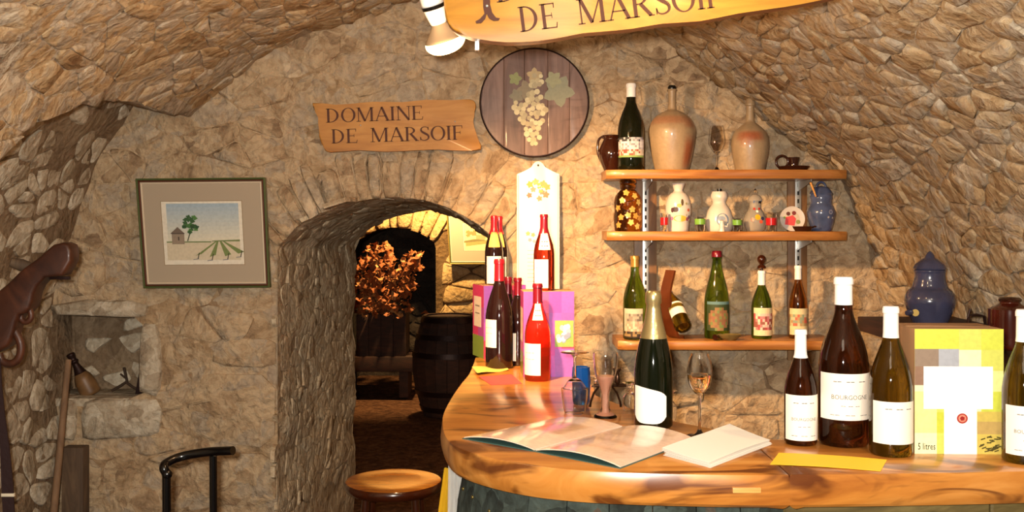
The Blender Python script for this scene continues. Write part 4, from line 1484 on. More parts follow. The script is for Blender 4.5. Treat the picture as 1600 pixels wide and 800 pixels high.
# ================================================================== SHELVES
ZS = [1.725, 1.503, 1.110]; SH = 0.032; YS0, YS1 = 3.60, 3.822
spans = [(948, 1326), (949, 1327), (966, 1312)]
names = ['top', 'middle', 'bottom']
NL = ['orange brown live-edge wooden shelf, topmost of the three on the stone wall', 'orange brown live-edge wooden shelf, middle one of the three, holding painted ceramics', 'orange brown live-edge wooden shelf, lowest of the three, holding green bottles']
for z, (a, b), lab in zip(ZS, spans, NL):
    unit = thing('wall_shelf', lab, 'shelf', (0.79, YS1, z), 0, 'shelves behind the bar')
    x0, x1 = (a - 800) * YS0 / F - 0.79, (b - 800) * YS0 / F - 0.79
    bm = bmesh.new(); n = 24; rows = []
    for k in range(n + 1):
        t = k / n; x = x0 + (x1 - x0) * t
        e = min(t, 1 - t) * (x1 - x0); cut = 0.02 * max(0, 1 - e / 0.03) ** 2
        wv = 0.004 * math.sin(x * 17 + z * 5)
        y0 = YS0 - YS1 + cut + wv; sec = [(y0 + 0.004, 0), (y0, -0.006), (y0 + 0.001, -0.024), (y0 + 0.006, -SH), (0.0, -SH), (0.0, 0)]
        rows.append([bm.verts.new((x, yy, zz)) for yy, zz in sec])
    for a_, b_ in zip(rows, rows[1:]):
        for q in range(6):
            bm.faces.new((a_[q], a_[(q + 1) % 6], b_[(q + 1) % 6], b_[q]))
    bm.faces.new(rows[0]); bm.faces.new(rows[-1][::-1]); bmesh.ops.recalc_face_normals(bm, faces=bm.faces)
    finish('board', bm, M['shelf'], unit, 40)
    for cx in (1008, 1246):
        if cx == 1246 or True:
            bm = bmesh.new(); xc = (cx - 800) * 3.83 / F - 0.79
            prism = [(0.0, -SH - 0.0006), (-0.17, -SH - 0.0006), (-0.17, -SH - 0.008), (0.0, -SH - 0.04)]
            vs0 = [bm.verts.new((xc - 0.0015, q[0], q[1])) for q in prism]; vs1 = [bm.verts.new((xc + 0.0015, q[0], q[1])) for q in prism]
            bm.faces.new(vs0); bm.faces.new(vs1[::-1])
            for q in range(4):
                bm.faces.new((vs0[q], vs0[(q + 1) % 4], vs1[(q + 1) % 4], vs1[q]))
            bmesh.ops.recalc_face_normals(bm, faces=bm.faces)
            finish('bracket', bm, M['steel'], unit, 30)
for cx, bx0, bx1, lab in ((1008, 991, 1026, 'brown board with slotted white steel rail, left support of the wall shelves'), (1246, 1231, 1261, 'brown board with slotted white steel rail, right support of the wall shelves')):
    xc = (cx - 800) * 3.83 / F
    up = thing('shelf_upright', lab, 'shelf rail', (xc, YS1, ZS[2] - 0.10), 0, 'shelf supports')
    X = lambda v: (v - 800) * 3.83 / F - xc
    ht = ZS[0] - SH - 0.001 - (ZS[2] - 0.10)
    box('board', (X(bx0), X(bx1), 0.006, 0.024, 0, ht), M['upright'], up, 0.001)
    rail = box('rail', (X(cx - 4), X(cx + 5), 0.0015, 0.0055, 0, ht), M['steel'], up, 0.0005)
    bm = bmesh.new(); z = 0.01
    while z < ht - 0.02:
        box_bm(bm, X(cx - 0.9), X(cx + 1.9), 0.0008, 0.0016, z, z + 0.016); z += 0.031
    tag(finish('slots', bm, M['slot'], rail, 0), kind='stuff')

YI = 3.70
G_TOP, G_MID, G_LOW = 'things on the top shelf', 'things on the middle shelf', 'things on the bottom shelf'


def shp(pts, n=5):
    return [(max(p.x, 0), p.y) for p in catmull(pts, n)]


def pot(name, label, cat, cx, zb, Y, prof_px, mat, ybase, part='body', colorf=None, seg=36, group=None, rz=0):
    """prof_px: (half width px, y px) from the base up"""
    x = (cx - 800) * Y / F; k = Y / F
    root = thing(name, label, cat, (x, Y, zb), rz, group)
    pr = shp([(w_ * k, max(0, (ybase - y) * k)) for w_, y in prof_px], 5)
    pr = [(0, 0)] + pr + [(0, pr[-1][1])]
    lathe(part, pr, mat, root, seg, colorf=colorf)
    return root, pr, k


def rad_at(pr, z):
    best = 0
    for (r0, z0), (r1_, z1) in zip(pr[1:], pr[2:]):
        if z0 <= z <= z1 and z1 > z0:
            best = max(best, r0 + (r1_ - r0) * (z - z0) / (z1 - z0))
    return best


def wrap_on(pr, lift=0.0008):
    def f(u, v, l):
        r = rad_at(pr, v) + lift + l
        a = u / max(r, 0.01)
        return (r * math.sin(a), -r * math.cos(a), v)
    return f


def base_y(z, Y):
    return HY + (CZ - z) * F / Y


# ---- top shelf
yb = base_y(ZS[0], YI)
root, pr, k = pot('pitcher', 'glossy dark brown pitcher behind the tall bottle on the top shelf', 'pitcher', 955, ZS[0], 3.745, [(10, yb), (12, yb - 3), (19, yb - 20), (20, yb - 32), (14, yb - 47), (12, yb - 51), (14.5, yb - 56), (13, yb - 57)], M['brown_glaze'], yb, group=G_TOP)
tube('handle', [(q.x, 0, q.y) for q in catmull([(-16 * k, 16 * k), (-21 * k, 30 * k), (-20.5 * k, 47 * k), (-15 * k, 54 * k), (-11 * k, 52 * k)], 5)], 0.0045, M['brown_glaze'], root, 8)
def castle(u, v, r):
    if v < 0.14:
        return '#7f9a50'
    if v < 0.38:
        return r.choice(['#9a4838', '#c8b8a4', '#a06a54', '#d8ccbc'])
    if v > 0.78:
        return r.choice(['#b8b4b8', '#3c3c40', '#8c8890', '#2c2c2c'])
    return r.choice(['#c8c4c8', '#a8a4a8', '#8c8890', '#d8d4d4'])
bottle('magnum_bottle', 'tall dark green magnum with white capsule and castle label, on the top shelf', 986, 131, 42, ZS[0], 3.672, M['dkgreen_glass'], M['white_cap'], 0.845, labels=[dict(px=(966, 1004, 216, 247), n=(10, 16), colorf=castle)], group=G_TOP)


def stone_col(rust):
    def f(a, z):
        c = np.array(lin('#a08868')[:3]); rc = np.array(lin('#904420')[:3]); g = np.array(lin('#9a8a6c')[:3])
        c = c * (0.85 + 0.3 * (noise.noise(Vector((math.sin(a) * 2, math.cos(a) * 2, z * 14))) + 0.5) * 0.7)
        w_ = 0
        for (a0, z0, sa, sz, amp) in rust:
            w_ = max(w_, amp * math.exp(-((a - a0) / sa) ** 4 - ((z - z0) / sz) ** 4))
        c = c * (1 - w_) + rc * w_
        return (*[float(q) for q in c], 1)
    return f


root, pr, k = pot('stoneware_jug', 'large stoneware demijohn with rust-red patch and dark stopper on the top shelf', 'jug', 1050, ZS[0], 3.715,
                  [(24, yb), (27, yb - 4), (33, yb - 30), (37, yb - 55), (36, yb - 68), (29, yb - 82), (18, yb - 91), (9, yb - 95), (6.5, yb - 100), (6.2, yb - 124), (8, yb - 126), (7, yb - 128)], M['stoneware'], yb,
                  colorf=stone_col([(0.75, 0.065, 0.32, 0.055, 0.9), (0.0, 0.185, 2.0, 0.016, 0.45), (0.9, 0.175, 0.5, 0.02, 0.6)]), seg=56, group=G_TOP)
lathe('stopper', [(0, 0), (6.2 * k, 0), (6.8 * k, 3 * k), (5 * k, 6 * k), (0, 6.5 * k)], M['black_gloss'], root, 20, loc=(0, 0, pr[-1][1]))
root, pr, k = pot('stoneware_jug', 'smaller stoneware bottle with orange band, right of the wine glass on the top shelf', 'jug', 1172, ZS[0], YI,
                  [(22, yb), (23.5, yb - 4), (28, yb - 28), (29, yb - 45), (25, yb - 60), (15, yb - 70), (8, yb - 76), (6.5, yb - 82), (6, yb - 100), (8, yb - 103), (6.5, yb - 110), (5.5, yb - 113)], M['stoneware'], yb,
                  colorf=stone_col([(-0.2, 0.125, 0.8, 0.018, 0.85), (-0.45, 0.11, 0.35, 0.022, 0.6)]), seg=56, group=G_TOP)
stem_glass('wine_glass', 'empty stemmed wine glass between the two stoneware jugs on the top shelf', 1120, YI, ZS[0], 71 * YI / F, 0.031, 0.38, 0.029, 0.72, group=G_TOP)
# candle holder
root = thing('candle_holder', 'brown glazed chamber candlestick at the right end of the top shelf', 'candle holder', (P(1240, 260, YI).x, YI, ZS[0]), 0, G_TOP)
k = YI / F
lathe('saucer', [(0, 0), (20 * k, 0), (25 * k, 7 * k), (24 * k, 7.5 * k), (19 * k, 2.5 * k), (0, 2 * k)], M['brown_glaze'], root, 32)
lathe('candle_cup', [(0, 0), (9 * k, 0), (7 * k, 6 * k), (7.5 * k, 10 * k), (9 * k, 16 * k), (9.5 * k, 19 * k), (7.5 * k, 19 * k), (6.5 * k, 10 * k), (0, 9 * k)], M['brown_glaze'], root, 24, loc=(0, 0, 2.3 * k))
tube('handle', [(-18 * k + 9.5 * k * math.cos(t), 0, 14.5 * k + 9.5 * k * math.sin(t)) for t in [PI * 2 * q / 20 for q in range(20)]], 2.0 * k, M['brown_glaze'], root, 8, closed=True)

# ---- middle shelf
yb = base_y(ZS[1], YI)
root, pr, k = pot('glass_jar', 'amber glass jar covered with gold vine leaves at the left end of the middle shelf', 'jar', 981, ZS[1], YI,
                  [(19, yb), (21, yb - 4), (22.5, yb - 22), (21, yb - 32), (22, yb - 42), (20, yb - 54), (14, yb - 62), (11.5, yb - 65), (12.5, yb - 70), (11.5, yb - 74)], M['amber_glass'], yb, group=G_MID)
ov = []
rl = random.Random(12)
for (u, y) in ((-10, 48), (8, 55), (14, 45), (4, 34), (-12, 22), (-17, 36), (2, 14), (16, 20), (-16, 10), (12, 8), (19, 33), (-4, 60), (9, 24), (-2, 25)):
    ov.append((leafshape(u * k * 1.15, y * k, 5.6 * k, rl.random() * 6), rl.choice(['#c8a050', '#b88a40', '#d8b868', '#b09a50']), 0.0006))
for (p, q) in (((-20, 30), (-12, 44)), ((-12, 44), (8, 48)), ((-16, 6), (-20, 22)), ((-4, 30), (14, 30)), ((14, 30), (20, 14))):
    ov.append((stroke((p[0] * k, p[1] * k), (q[0] * k, q[1] * k), 1.5 * k), '#5a2c14', 0.0003))
flat_paint('vine_relief', ov, M['paint_gloss'], root, wrap_on(pr))
lathe('lid', [(0, 0), (12.5 * k, 0), (13.5 * k, 3 * k), (11 * k, 8 * k), (6 * k, 10 * k), (0, 10.5 * k)], M['amber_glass'], root, 28, loc=(0, 0, pr[-1][1]))
# vase
root, pr, k = pot('vase', 'cream ceramic vase painted with a rooster and flowers on the middle shelf', 'vase', 1060, ZS[1], YI,
                  [(15, yb), (16, yb - 3), (17, yb - 14), (20, yb - 30), (19, yb - 46), (14, yb - 57), (8, yb - 62), (7.5, yb - 66), (10.5, yb - 75)], M['white_glaze'], yb, group=G_MID)
ov = [(disc(-8 * k, 34 * k, 6.0 * k, 10, 4 * k), '#3c2c30', 0.0004), (disc(3 * k, 45 * k, 2.2 * k, 8, 5.5 * k), '#5a4a34', 0.0004), (disc(-2 * k, 40 * k, 4 * k, 8, 3 * k), '#d8a850', 0.0006), (disc(-13 * k, 33 * k, 2.5 * k, 8, 4 * k), '#4a3038', 0.0005),
      (disc(0, 20 * k, 11 * k, 14, 5 * k), '#e0b048', 0.0003), (rect(-15 * k, 16 * k, 14 * k, 15.2 * k), '#4c4c3c', 0.0005), (disc(14 * k, 33 * k, 2.6 * k), '#b85030', 0.0004), (disc(16 * k, 22 * k, 3 * k), '#705070', 0.0004), (disc(12 * k, 19 * k, 3 * k), '#98506c', 0.0005),
      (stroke((10 * k, 24 * k), (15 * k, 44 * k), 1.0 * k), '#7c8a54', 0.0003), (disc(10 * k, 43 * k, 2 * k), '#9a9468', 0.0004), (disc(-14 * k, 20 * k, 3 * k), '#b87898', 0.0004)]
flat_paint('painting', ov, M['paint_gloss'], root, wrap_on(pr))
# gourd jug
root, pr, k = pot('gourd_flask', 'grey white gourd-shaped flask with blue emblem and black stopper', 'flask', 1124, ZS[1], YI,
                  [(18, yb), (20, yb - 4), (21.5, yb - 16), (18, yb - 32), (11.5, yb - 42), (10.5, yb - 46), (13, yb - 52), (13, yb - 57), (11, yb - 62)], M['white_glaze'], yb, group=G_MID)
flat_paint('emblem', [(disc(1 * k, 18 * k, 10 * k, 18), '#6c7c94', 0.0003), (disc(-1 * k, 20 * k, 6 * k, 10, 4 * k), '#8c98a8', 0.0005), (disc(4 * k, 14 * k, 4 * k, 8), '#b0a89c', 0.0007)], M['paint_gloss'], root, wrap_on(pr))
lathe('stopper', [(0, 0), (3.5 * k, 0), (3.5 * k, 4.5 * k), (0, 4.8 * k)], M['black_gloss'], root, 14, loc=(0, 0, pr[-1][1]))
# figure carafe
root, pr, k = pot('clear_carafe', 'small clear carafe painted with flowers, blue band on its neck, middle shelf', 'carafe', 1180, ZS[1], YI + 0.01,
                  [(12, yb), (15, yb - 4), (18, yb - 16), (14, yb - 28), (9.5, yb - 36), (9, yb - 44), (11, yb - 49), (8, yb - 55), (3, yb - 58)], plain('milky_glass', '#c8bfb0', 0.08, trans=0.6, ior=1.3), yb, group=G_MID)
flat_paint('painting', [(rect(-5 * k, 9 * k, 44 * k, 48 * k), '#3a7ac0', 0.0004), (rect(3 * k, 9 * k, 43.5 * k, 47 * k), '#141824', 0.0006), (disc(0, 22 * k, 4.5 * k), '#e0a828', 0.0004), (disc(-8 * k, 18 * k, 3 * k), '#a03428', 0.0004), (disc(8 * k, 20 * k, 3 * k), '#2c3050', 0.0004),
                        (disc(-4 * k, 35 * k, 2 * k), '#b83028', 0.0004), (disc(4 * k, 35 * k, 2 * k), '#b83028', 0.0004), (disc(0, 31 * k, 2 * k), '#f0f0e8', 0.0005), (disc(5 * k, 15 * k, 3 * k), '#c05838', 0.0005)], M['paint_gloss'], root, wrap_on(pr))
lathe('stopper', [(0, 0), (3 * k, 0), (4 * k, 3 * k), (1.5 * k, 7 * k), (0, 9 * k)], M['glass'], root, 14, loc=(0, 0, pr[-1][1]))


def shot(label, cx, w_, h, band=None, Y=3.655, bandz=(0.35, 0.75)):
    k = Y / F; r = w_ / 2 * k; H = h * k
    root = thing('shot_glass', label, 'shot glass', ((cx - 800) * k, Y, ZS[1]), 0, 'souvenir shot glasses on the middle shelf')
    lathe('glass', [(0, 0), (r * 0.85, 0), (r * 0.88, 0.002), (r, H), (r - 0.0012, H), (r * 0.78, 0.006), (0, 0.006)], M['glass'], root, 20)
    if band:
        lathe('band', [(r * (0.88 + 0.12 * bandz[0]) + 0.0005, H * bandz[0]), (r * (0.88 + 0.12 * bandz[1]) + 0.0005, H * bandz[1]), (r * (0.88 + 0.12 * bandz[1]) + 0.0008, H * bandz[1]), (r * (0.88 + 0.12 * bandz[0]) + 0.0008, H * bandz[0])], band, root, 20, closed_prof=True)
    return root


gb = plain('green_band', '#6a9a3c', 0.3)
shot('narrow shot glass with red picture, left of the rooster vase', 1038, 12, 29, M['red_glass'])
shot('shot glass with green picture between the vase and the gourd flask', 1094, 17, 22, gb, bandz=(0.5, 0.9))
shot('shot glass with green picture left of the painted carafe', 1152, 15, 20, gb, bandz=(0.5, 0.9))
shot('shot glass with red band between the painted carafe and the plate', 1205, 17, 28, M['red_glass'])
# small white cup figurine
root = thing('figurine', 'tiny white ceramic figurine in front of the gourd flask', 'figurine', (P(1128, 360, 3.63).x, 3.63, ZS[1]), 0, G_MID)
k = 3.63 / F
lathe('body', [(0, 0), (5 * k, 0), (5 * k, 2 * k), (3.6 * k, 6 * k), (4.4 * k, 10 * k), (3 * k, 13 * k), (3.4 * k, 16 * k), (0, 19 * k)], M['white_glaze'], root, 16)
tube('arm', [(4 * k, 0, 9 * k), (8 * k, -2 * k, 7 * k), (9 * k, -2 * k, 12 * k)], 1.2 * k, M['white_glaze'], root, 8)
# plate on edge
pc = P(1238, 338, 3.70); k = 3.70 / F
root = thing('souvenir_plate', 'small round plate showing a red-clad pair, propped on edge on the middle shelf', 'plate', (pc.x, 3.705, ZS[1]), 0, G_MID)
rot = Matrix.Rotation(PI / 2 - 0.12, 4, 'X')
Rp = 19.5 * k
lathe('plate', [(0, 0), (Rp * 0.6, 0), (Rp, 2 * k), (Rp, 3 * k), (Rp * 0.62, 1.2 * k), (0, 1.2 * k)], M['white_glaze'], root, 36, matrix=Matrix.Translation((0, 0, Rp * 0.995)) @ rot)
def plate_map(u, v, l):
    q = Matrix.Translation((0, 0, Rp * 0.995)) @ rot @ Vector((u, v, 1.35 * k + l + (max(0, math.hypot(u, v) / Rp - 0.62) / 0.38 * 1.9 * k)))
    return q
flat_paint('picture', [(disc(0, 0, Rp * 0.6, 20), '#c8b8a0', 0.0002), ([(-12 * k, -9 * k), (3 * k, -11 * k), (6 * k, 0), (1 * k, 6 * k), (-4 * k, 4 * k), (-10 * k, 3 * k)], '#d84848', 0.0012), (disc(-6 * k, 8 * k, 3.2 * k), '#5a2c20', 0.0014), (disc(3 * k, 9 * k, 3.4 * k), '#7a2c28', 0.0014), (disc(9 * k, -5 * k, 3.5 * k), '#8a8c50', 0.0012), (disc(-12 * k, 2 * k, 2 * k), '#7a9a50', 0.0013)], M['paint'], root, plate_map)
box('stand', (-0.012, 0.012, 0.006, 0.022, 0, 0.012), M['dark_wood'], root, 0.001)
root = thing('dish', 'small dark red-brown oval dish in front of the plate and blue jar', 'dish', (P(1254, 355, 3.645).x, 3.645, ZS[1]), 0, G_MID)
lathe('bowl', [(0, 0), (11 * k, 0), (15 * k, 6 * k), (16 * k, 8 * k), (14.5 * k, 8 * k), (10 * k, 2 * k), (0, 2 * k)], M['brown_glaze'], root, 28, matrix=Matrix.Diagonal((1, 0.55, 1, 1)))
tube('handle', [(14 * k, 0, 6 * k), (19 * k, 0, 8 * k), (21 * k, 0, 7 * k)], 1.4 * k, M['brown_glaze'], root, 8)
# blue jar with spoon
root, pr, k = pot('lidded_jar', 'blue glazed lidded pot with loop handle at the right end of the middle shelf', 'jar', 1283, ZS[1], YI,
                  [(14, yb), (16, yb - 3), (20.5, yb - 20), (22, yb - 30), (19, yb - 38), (16.5, yb - 44), (17.5, yb - 52), (16.5, yb - 57)], M['blue_glaze'], yb, group=G_MID)
lathe('lid', [(0, 0), (17 * k, 0), (18 * k, 2 * k), (14 * k, 8 * k), (11 * k, 12 * k), (0, 14 * k)], M['blue_glaze'], root, 32, loc=(0, 0, pr[-1][1]))
tube('lid_handle', [(7.5 * k * math.cos(t), 0, pr[-1][1] + 11 * k + 9 * k * math.sin(t)) for t in [PI * q / 12 for q in range(13)]], 1.7 * k, M['blue_glaze'], root, 8)
zt_ = pr[-1][1]
tube('wooden_spoon', [(-13 * k, -16 * k, zt_ - 3 * k), (-17 * k, -17 * k, zt_ + 7 * k), (-22 * k, -18 * k, zt_ + 19 * k)], [2.2 * k, 2.8 * k, 3.2 * k], M['bar_light'], root, 8, flat=0.6)
ov = [(disc(9 * k, 30 * k, 4 * k, 6), '#8c8c98', 0.0005), (disc(9 * k, 30 * k, 2.2 * k, 6), '#5a6080', 0.0008), (disc(5 * k, 22 * k, 1.8 * k, 6), '#a8a4a0', 0.0006), (disc(13 * k, 21 * k, 1.8 * k, 6), '#a8a4a0', 0.0006), (disc(-6 * k, 32 * k, 1.2 * k, 6), '#a8a4a0', 0.0006)]
flat_paint('painting', ov, M['paint_gloss'], root, wrap_on(pr))

# ---- bottom shelf
YI2 = 3.70
def lbl_a(u, v, r):
    if v < 0.22:
        return r.choice(['#2a2018', '#8c7448', '#3a2c1c'])
    if v > 0.82 or u < 0.08:
        return '#c8b8a0'
    if v > 0.62:
        return r.choice(['#8c8070', '#a89c88', '#6a6054'])
    return r.choice(['#b8a088', '#a89078', '#cdb89c'])
bottle('wine_bottle', 'green bottle with gold capsule and landscape label at the left end of the bottom shelf', 992, 400, 37, ZS[2], 3.67, M['green_glass'], M['gold_cap'], 0.87, labels=[dict(px=(975, 1002, 481, 530), n=(12, 10), colorf=lbl_a)], group=G_LOW)
def lbl_b(u, v, r):
    d = math.hypot((u - 0.5) / 0.45, (v - 0.4) / 0.38)
    if v > 0.88:
        return '#5a7c7c'
    if d < 1:
        return r.choice(['#7c5a38', '#8c6c40', '#6a7a40', '#8a5a40'])
    return '#2c3c18'
bottle('wine_bottle', 'large green bottle with dark red top and enamelled picture, middle of the bottom shelf', 1120, 392, 39, ZS[2], YI2, M['green_glass'], M['dkred_cap'], 0.93, CHAM, labels=[dict(px=(1103, 1137, 470, 515), n=(10, 12), colorf=lbl_b, name='enamel_picture')], group=G_LOW)
def lbl_c(u, v, r):
    if v < 0.2 or v > 0.84:
        return '#dccca0'
    return r.choice(['#a84848', '#d8b8a8', '#c87878', '#e0d0b0', '#8c5040'])
wb, wR, wH = bottle('wine_bottle', 'green bottle with white capsule and round ball stopper on the bottom shelf', 1190, 423, 32, ZS[2], YI2, M['green_glass'], M['white_cap'], 0.79, labels=[dict(px=(1176, 1205, 480, 523), n=(10, 10), colorf=lbl_c)], group=G_LOW)
lathe('ball_stopper', [(0, 0), (0.006, 0), (0.006, 0.006), (0.017, 0.008), (0.015, 0.016), (0.007, 0.022), (0.009, 0.025)] + [(0.0165 * math.sin(t), 0.041 - 0.0165 * math.cos(t)) for t in [0.6 + (PI - 0.6) * q / 12 for q in range(13)]], M['stool_dark'], wb, 24, loc=(0, 0, wH + 0.0007))
def lbl_d(u, v, r):
    if v < 0.33 or v > 0.82:
        return '#d8c494'
    return r.choice(['#b0a070', '#c86048', '#8a9478', '#d0b890', '#a8885c'])
bottle('wine_bottle', 'amber bottle with white capsule and pictorial label in front of the right shelf rail', 1247, 415, 29, ZS[2], YI2, M['amber_glass'], M['white_cap'], 0.81, labels=[dict(px=(1233, 1260, 481, 522), n=(9, 10), colorf=lbl_d)], group=G_LOW)
# tilted bottle cradle
k = 3.70 / F
root = thing('bottle_cradle', 'curved wooden holder leaning with a tilted wine bottle, on the bottom shelf', 'bottle holder', (P(1052, 530, 3.70).x, 3.70, ZS[2]), 0, G_LOW)
path = catmull([(0.030, 0), (0.004, 0.001), (-0.012, 0.035), (-0.030, 0.10), (-0.034, 0.17), (-0.012, 0.245)], 6)
bm = bmesh.new(); prev = None; rows = []
for i, q in enumerate(path):
    t = i / (len(path) - 1); hw = 0.030 - 0.008 * abs(t - 0.3)
    d = (path[min(i + 1, len(path) - 1)] - path[max(i - 1, 0)]).normalized(); n_ = Vector((-d.y, d.x)) * 0.004
    ang = 0.55
    def tr(x, y, z):
        return (x * math.cos(ang) - y * math.sin(ang), x * math.sin(ang) + y * math.cos(ang), z + 0.0045)
    rows.append([bm.verts.new(tr(q.x + sg * n_.x, yy, q.y + sg * n_.y)) for sg, yy in ((1, -hw), (1, hw), (-1, hw), (-1, -hw))])
for a_, b_ in zip(rows, rows[1:]):
    for q in range(4):
        bm.faces.new((a_[q], a_[(q + 1) % 4], b_[(q + 1) % 4], b_[q]))
bm.faces.new(rows[0]); bm.faces.new(rows[-1][::-1]); bmesh.ops.recalc_face_normals(bm, faces=bm.faces)
for v in bm.verts:
    v.co.z = max(v.co.z, 0.0)
finish('holder', bm, plain('mahogany_strip', '#5a2a12', 0.35, coat=0.2, vary=0.3, bscale=20), root, 40)
# the bottle: from neck at (1044, 450) to its base at (1068, 513), leaning toward the viewer
Hn = 0.235; Rn = 0.033
bb, _, _ = (None, 0, 0)
bb = thing('wine_bottle', 'small wine bottle lying tilted base forward in the curved wooden holder', 'bottle', (0, 0, 0), 0, G_LOW)
p_base = P(1068, 512, 3.615); p_top = P(1042, 447, 3.755)
dirv = (p_top - p_base).normalized()
bb.location = p_base; bb.rotation_euler = dirv.to_track_quat('Z', 'Y').to_euler()
Hn = 0.205
lathe('glass_body', [(r * Rn * 0.92, z * Hn) for r, z in BURG], M['olive_glass'], bb, 32)
pr_ = [(prof_r(BURG, 0.8) * Rn * 0.92 + 0.0007, 0.8 * Hn)] + [(r * Rn * 0.92 + 0.0007 if r else 0, z * Hn + 0.0005) for r, z in BURG if z > 0.8]
lathe('capsule', pr_, M['white_cap'], bb, 24)
# label facing the viewer
inv = bb.rotation_euler.to_matrix().inverted(); vdir = inv @ Vector((-0.1, -1, 0.25)); a_c = math.atan2(vdir.x, -vdir.y)
bm = bmesh.new(); g = {}
for i in range(13):
    for j in range(2):
        a = a_c - 1.2 + 2.4 * i / 12; z = Hn * (0.22 + 0.28 * j); rr = prof_r(BURG, z / Hn) * Rn * 0.92 + 0.0006
        g[i, j] = bm.verts.new((rr * math.sin(a), -rr * math.cos(a), z))
for i in range(12):
    bm.faces.new((g[i, 0], g[i + 1, 0], g[i + 1, 1], g[i, 1]))
finish('label', bm, M['label'], bb, 60)
# small snail dish
root = thing('snail_dish', 'small olive brown dish with round spout in front of the large green bottle', 'dish', (P(1140, 530, 3.63).x, 3.635, ZS[2]), 0, G_LOW)
k = 3.63 / F
lathe('bowl', [(0, 0), (10 * k, 0), (18 * k, 6 * k), (20 * k, 9 * k), (18.5 * k, 9.4 * k), (9 * k, 2.5 * k), (0, 2.5 * k)], plain('olive_glaze', '#6a5a34', 0.2, coat=0.6, vary=0.4), root, 28, matrix=Matrix.Diagonal((1, 0.6, 1, 1)))
tube('spout', [(-15 * k, -2 * k, 4.6 * k), (-21 * k, -4 * k, 5 * k), (-24 * k, -7 * k, 5.2 * k)], [2.8 * k, 4.5 * k, 4.8 * k], M['brown_glaze'], root, 12)

# ---- right-hand shelf with the blue urn and crock
ZR = CZ - (508 - HY) * 2.95 / F
rs = thing('side_shelf', 'short dark wooden shelf on the right wall under the blue urn', 'shelf', (1.35, 2.95, ZR - 0.045))
box('shelf_board', (-0.24, 0.11, -0.10, 0.28, 0, 0.045), M['dark_wood'], rs, 0.004)
box('bracket', (0.0, 0.11, 0.10, 0.13, -0.10, -0.0003), M['dark_wood'], rs, 0.004)
Y = 2.97; yb = base_y(ZR, Y)
root, pr, k = pot('lidded_urn', 'blue glazed lidded urn with small tap on the right-hand side shelf', 'urn', 1453, ZR, Y,
                  [(24, yb), (27, yb - 5), (34, yb - 22), (38, yb - 38), (33, yb - 52), (27, yb - 58), (25, yb - 64), (23, yb - 72), (23, yb - 80), (24, yb - 84), (22, yb - 86)], M['urn_glaze'], yb)
lathe('lid', [(0, 0), (24 * k, 0), (25 * k, 2 * k), (22 * k, 8 * k), (12 * k, 16 * k), (8 * k, 18 * k), (6 * k, 23 * k), (3 * k, 27 * k), (0, 29 * k)], M['urn_glaze'], root, 32, loc=(0, 0, pr[-1][1]))
tube('lid_knob', [(7 * k * math.cos(t), 0, pr[-1][1] + 15 * k + 6 * k * math.sin(t)) for t in [PI * q / 10 for q in range(11)]], 2 * k, M['urn_glaze'], root, 8)
tube('tap', [(-31 * k, -8 * k, 20 * k), (-36 * k, -14 * k, 20 * k), (-43 * k, -17 * k, 19 * k)], [4 * k, 5.5 * k, 4 * k], M['urn_glaze'], root, 10)
tube('tap_ring', [(-29 * k, -17 * k + 0.0, 20 * k), (-30.5 * k, -19.5 * k, 20 * k)], 5.5 * k, M['frame_gold'], root, 12)
box('lower_step', (0.02, 0.22, -0.30, -0.105, -0.045, 0.0), M['dark_wood'], rs, 0.004)
ZR2 = ZR - 0.0450; yb = base_y(ZR2, 2.76)
root, pr, k = pot('crock', 'brown glazed crock with lid at the right frame edge, behind the lime box', 'crock', 1578, ZR2, 2.76,
                  [(30, yb), (32, yb - 4), (32, yb - 20), (32, yb - 58), (30, yb - 62), (16, yb - 70), (15, yb - 74)], plain('red_brown_glaze', '#4a1a0e', 0.14, coat=0.8, vary=0.5, bscale=14), yb)
lathe('lid', [(0, 0), (16.5 * k, 0), (17 * k, 3 * k), (14 * k, 6 * k), (0, 7 * k)], M['brown_glaze'], root, 28, loc=(0, 0, pr[-1][1]))
pc = P(1526, 503, 2.80)
root = thing('iron_grater', 'small dark curved iron utensil between the urn and the crock', 'utensil', (P(1526, 503, 2.74).x, 2.74, ZR2))
zz = (CZ - (503 - HY) * 2.74 / F) - ZR2; k = 2.74 / F
tube('blade', [(-20 * k, 0, 5 * k), (-12 * k, 0, zz + 10 * k), (0, 0, zz + 11 * k), (12 * k, 0, zz + 9 * k), (18 * k, 0, 3 * k)], [4 * k, 4 * k, 5 * k, 4 * k, 3 * k], M['iron'], root, 10, flat=0.5)
tube('handle', [(-14 * k, 0, zz + 7 * k), (-10 * k, 0, zz + 20 * k)], 2 * k, M['iron'], root, 8)

# ================================================================== WALL THINGS
# small sign
def px_plane(Y, x0=0.0, z0=0.0):
    def f(x, y):
        return ((x - 800) * Y / F - x0, CZ - (y - HY) * Y / F - z0)
    return f


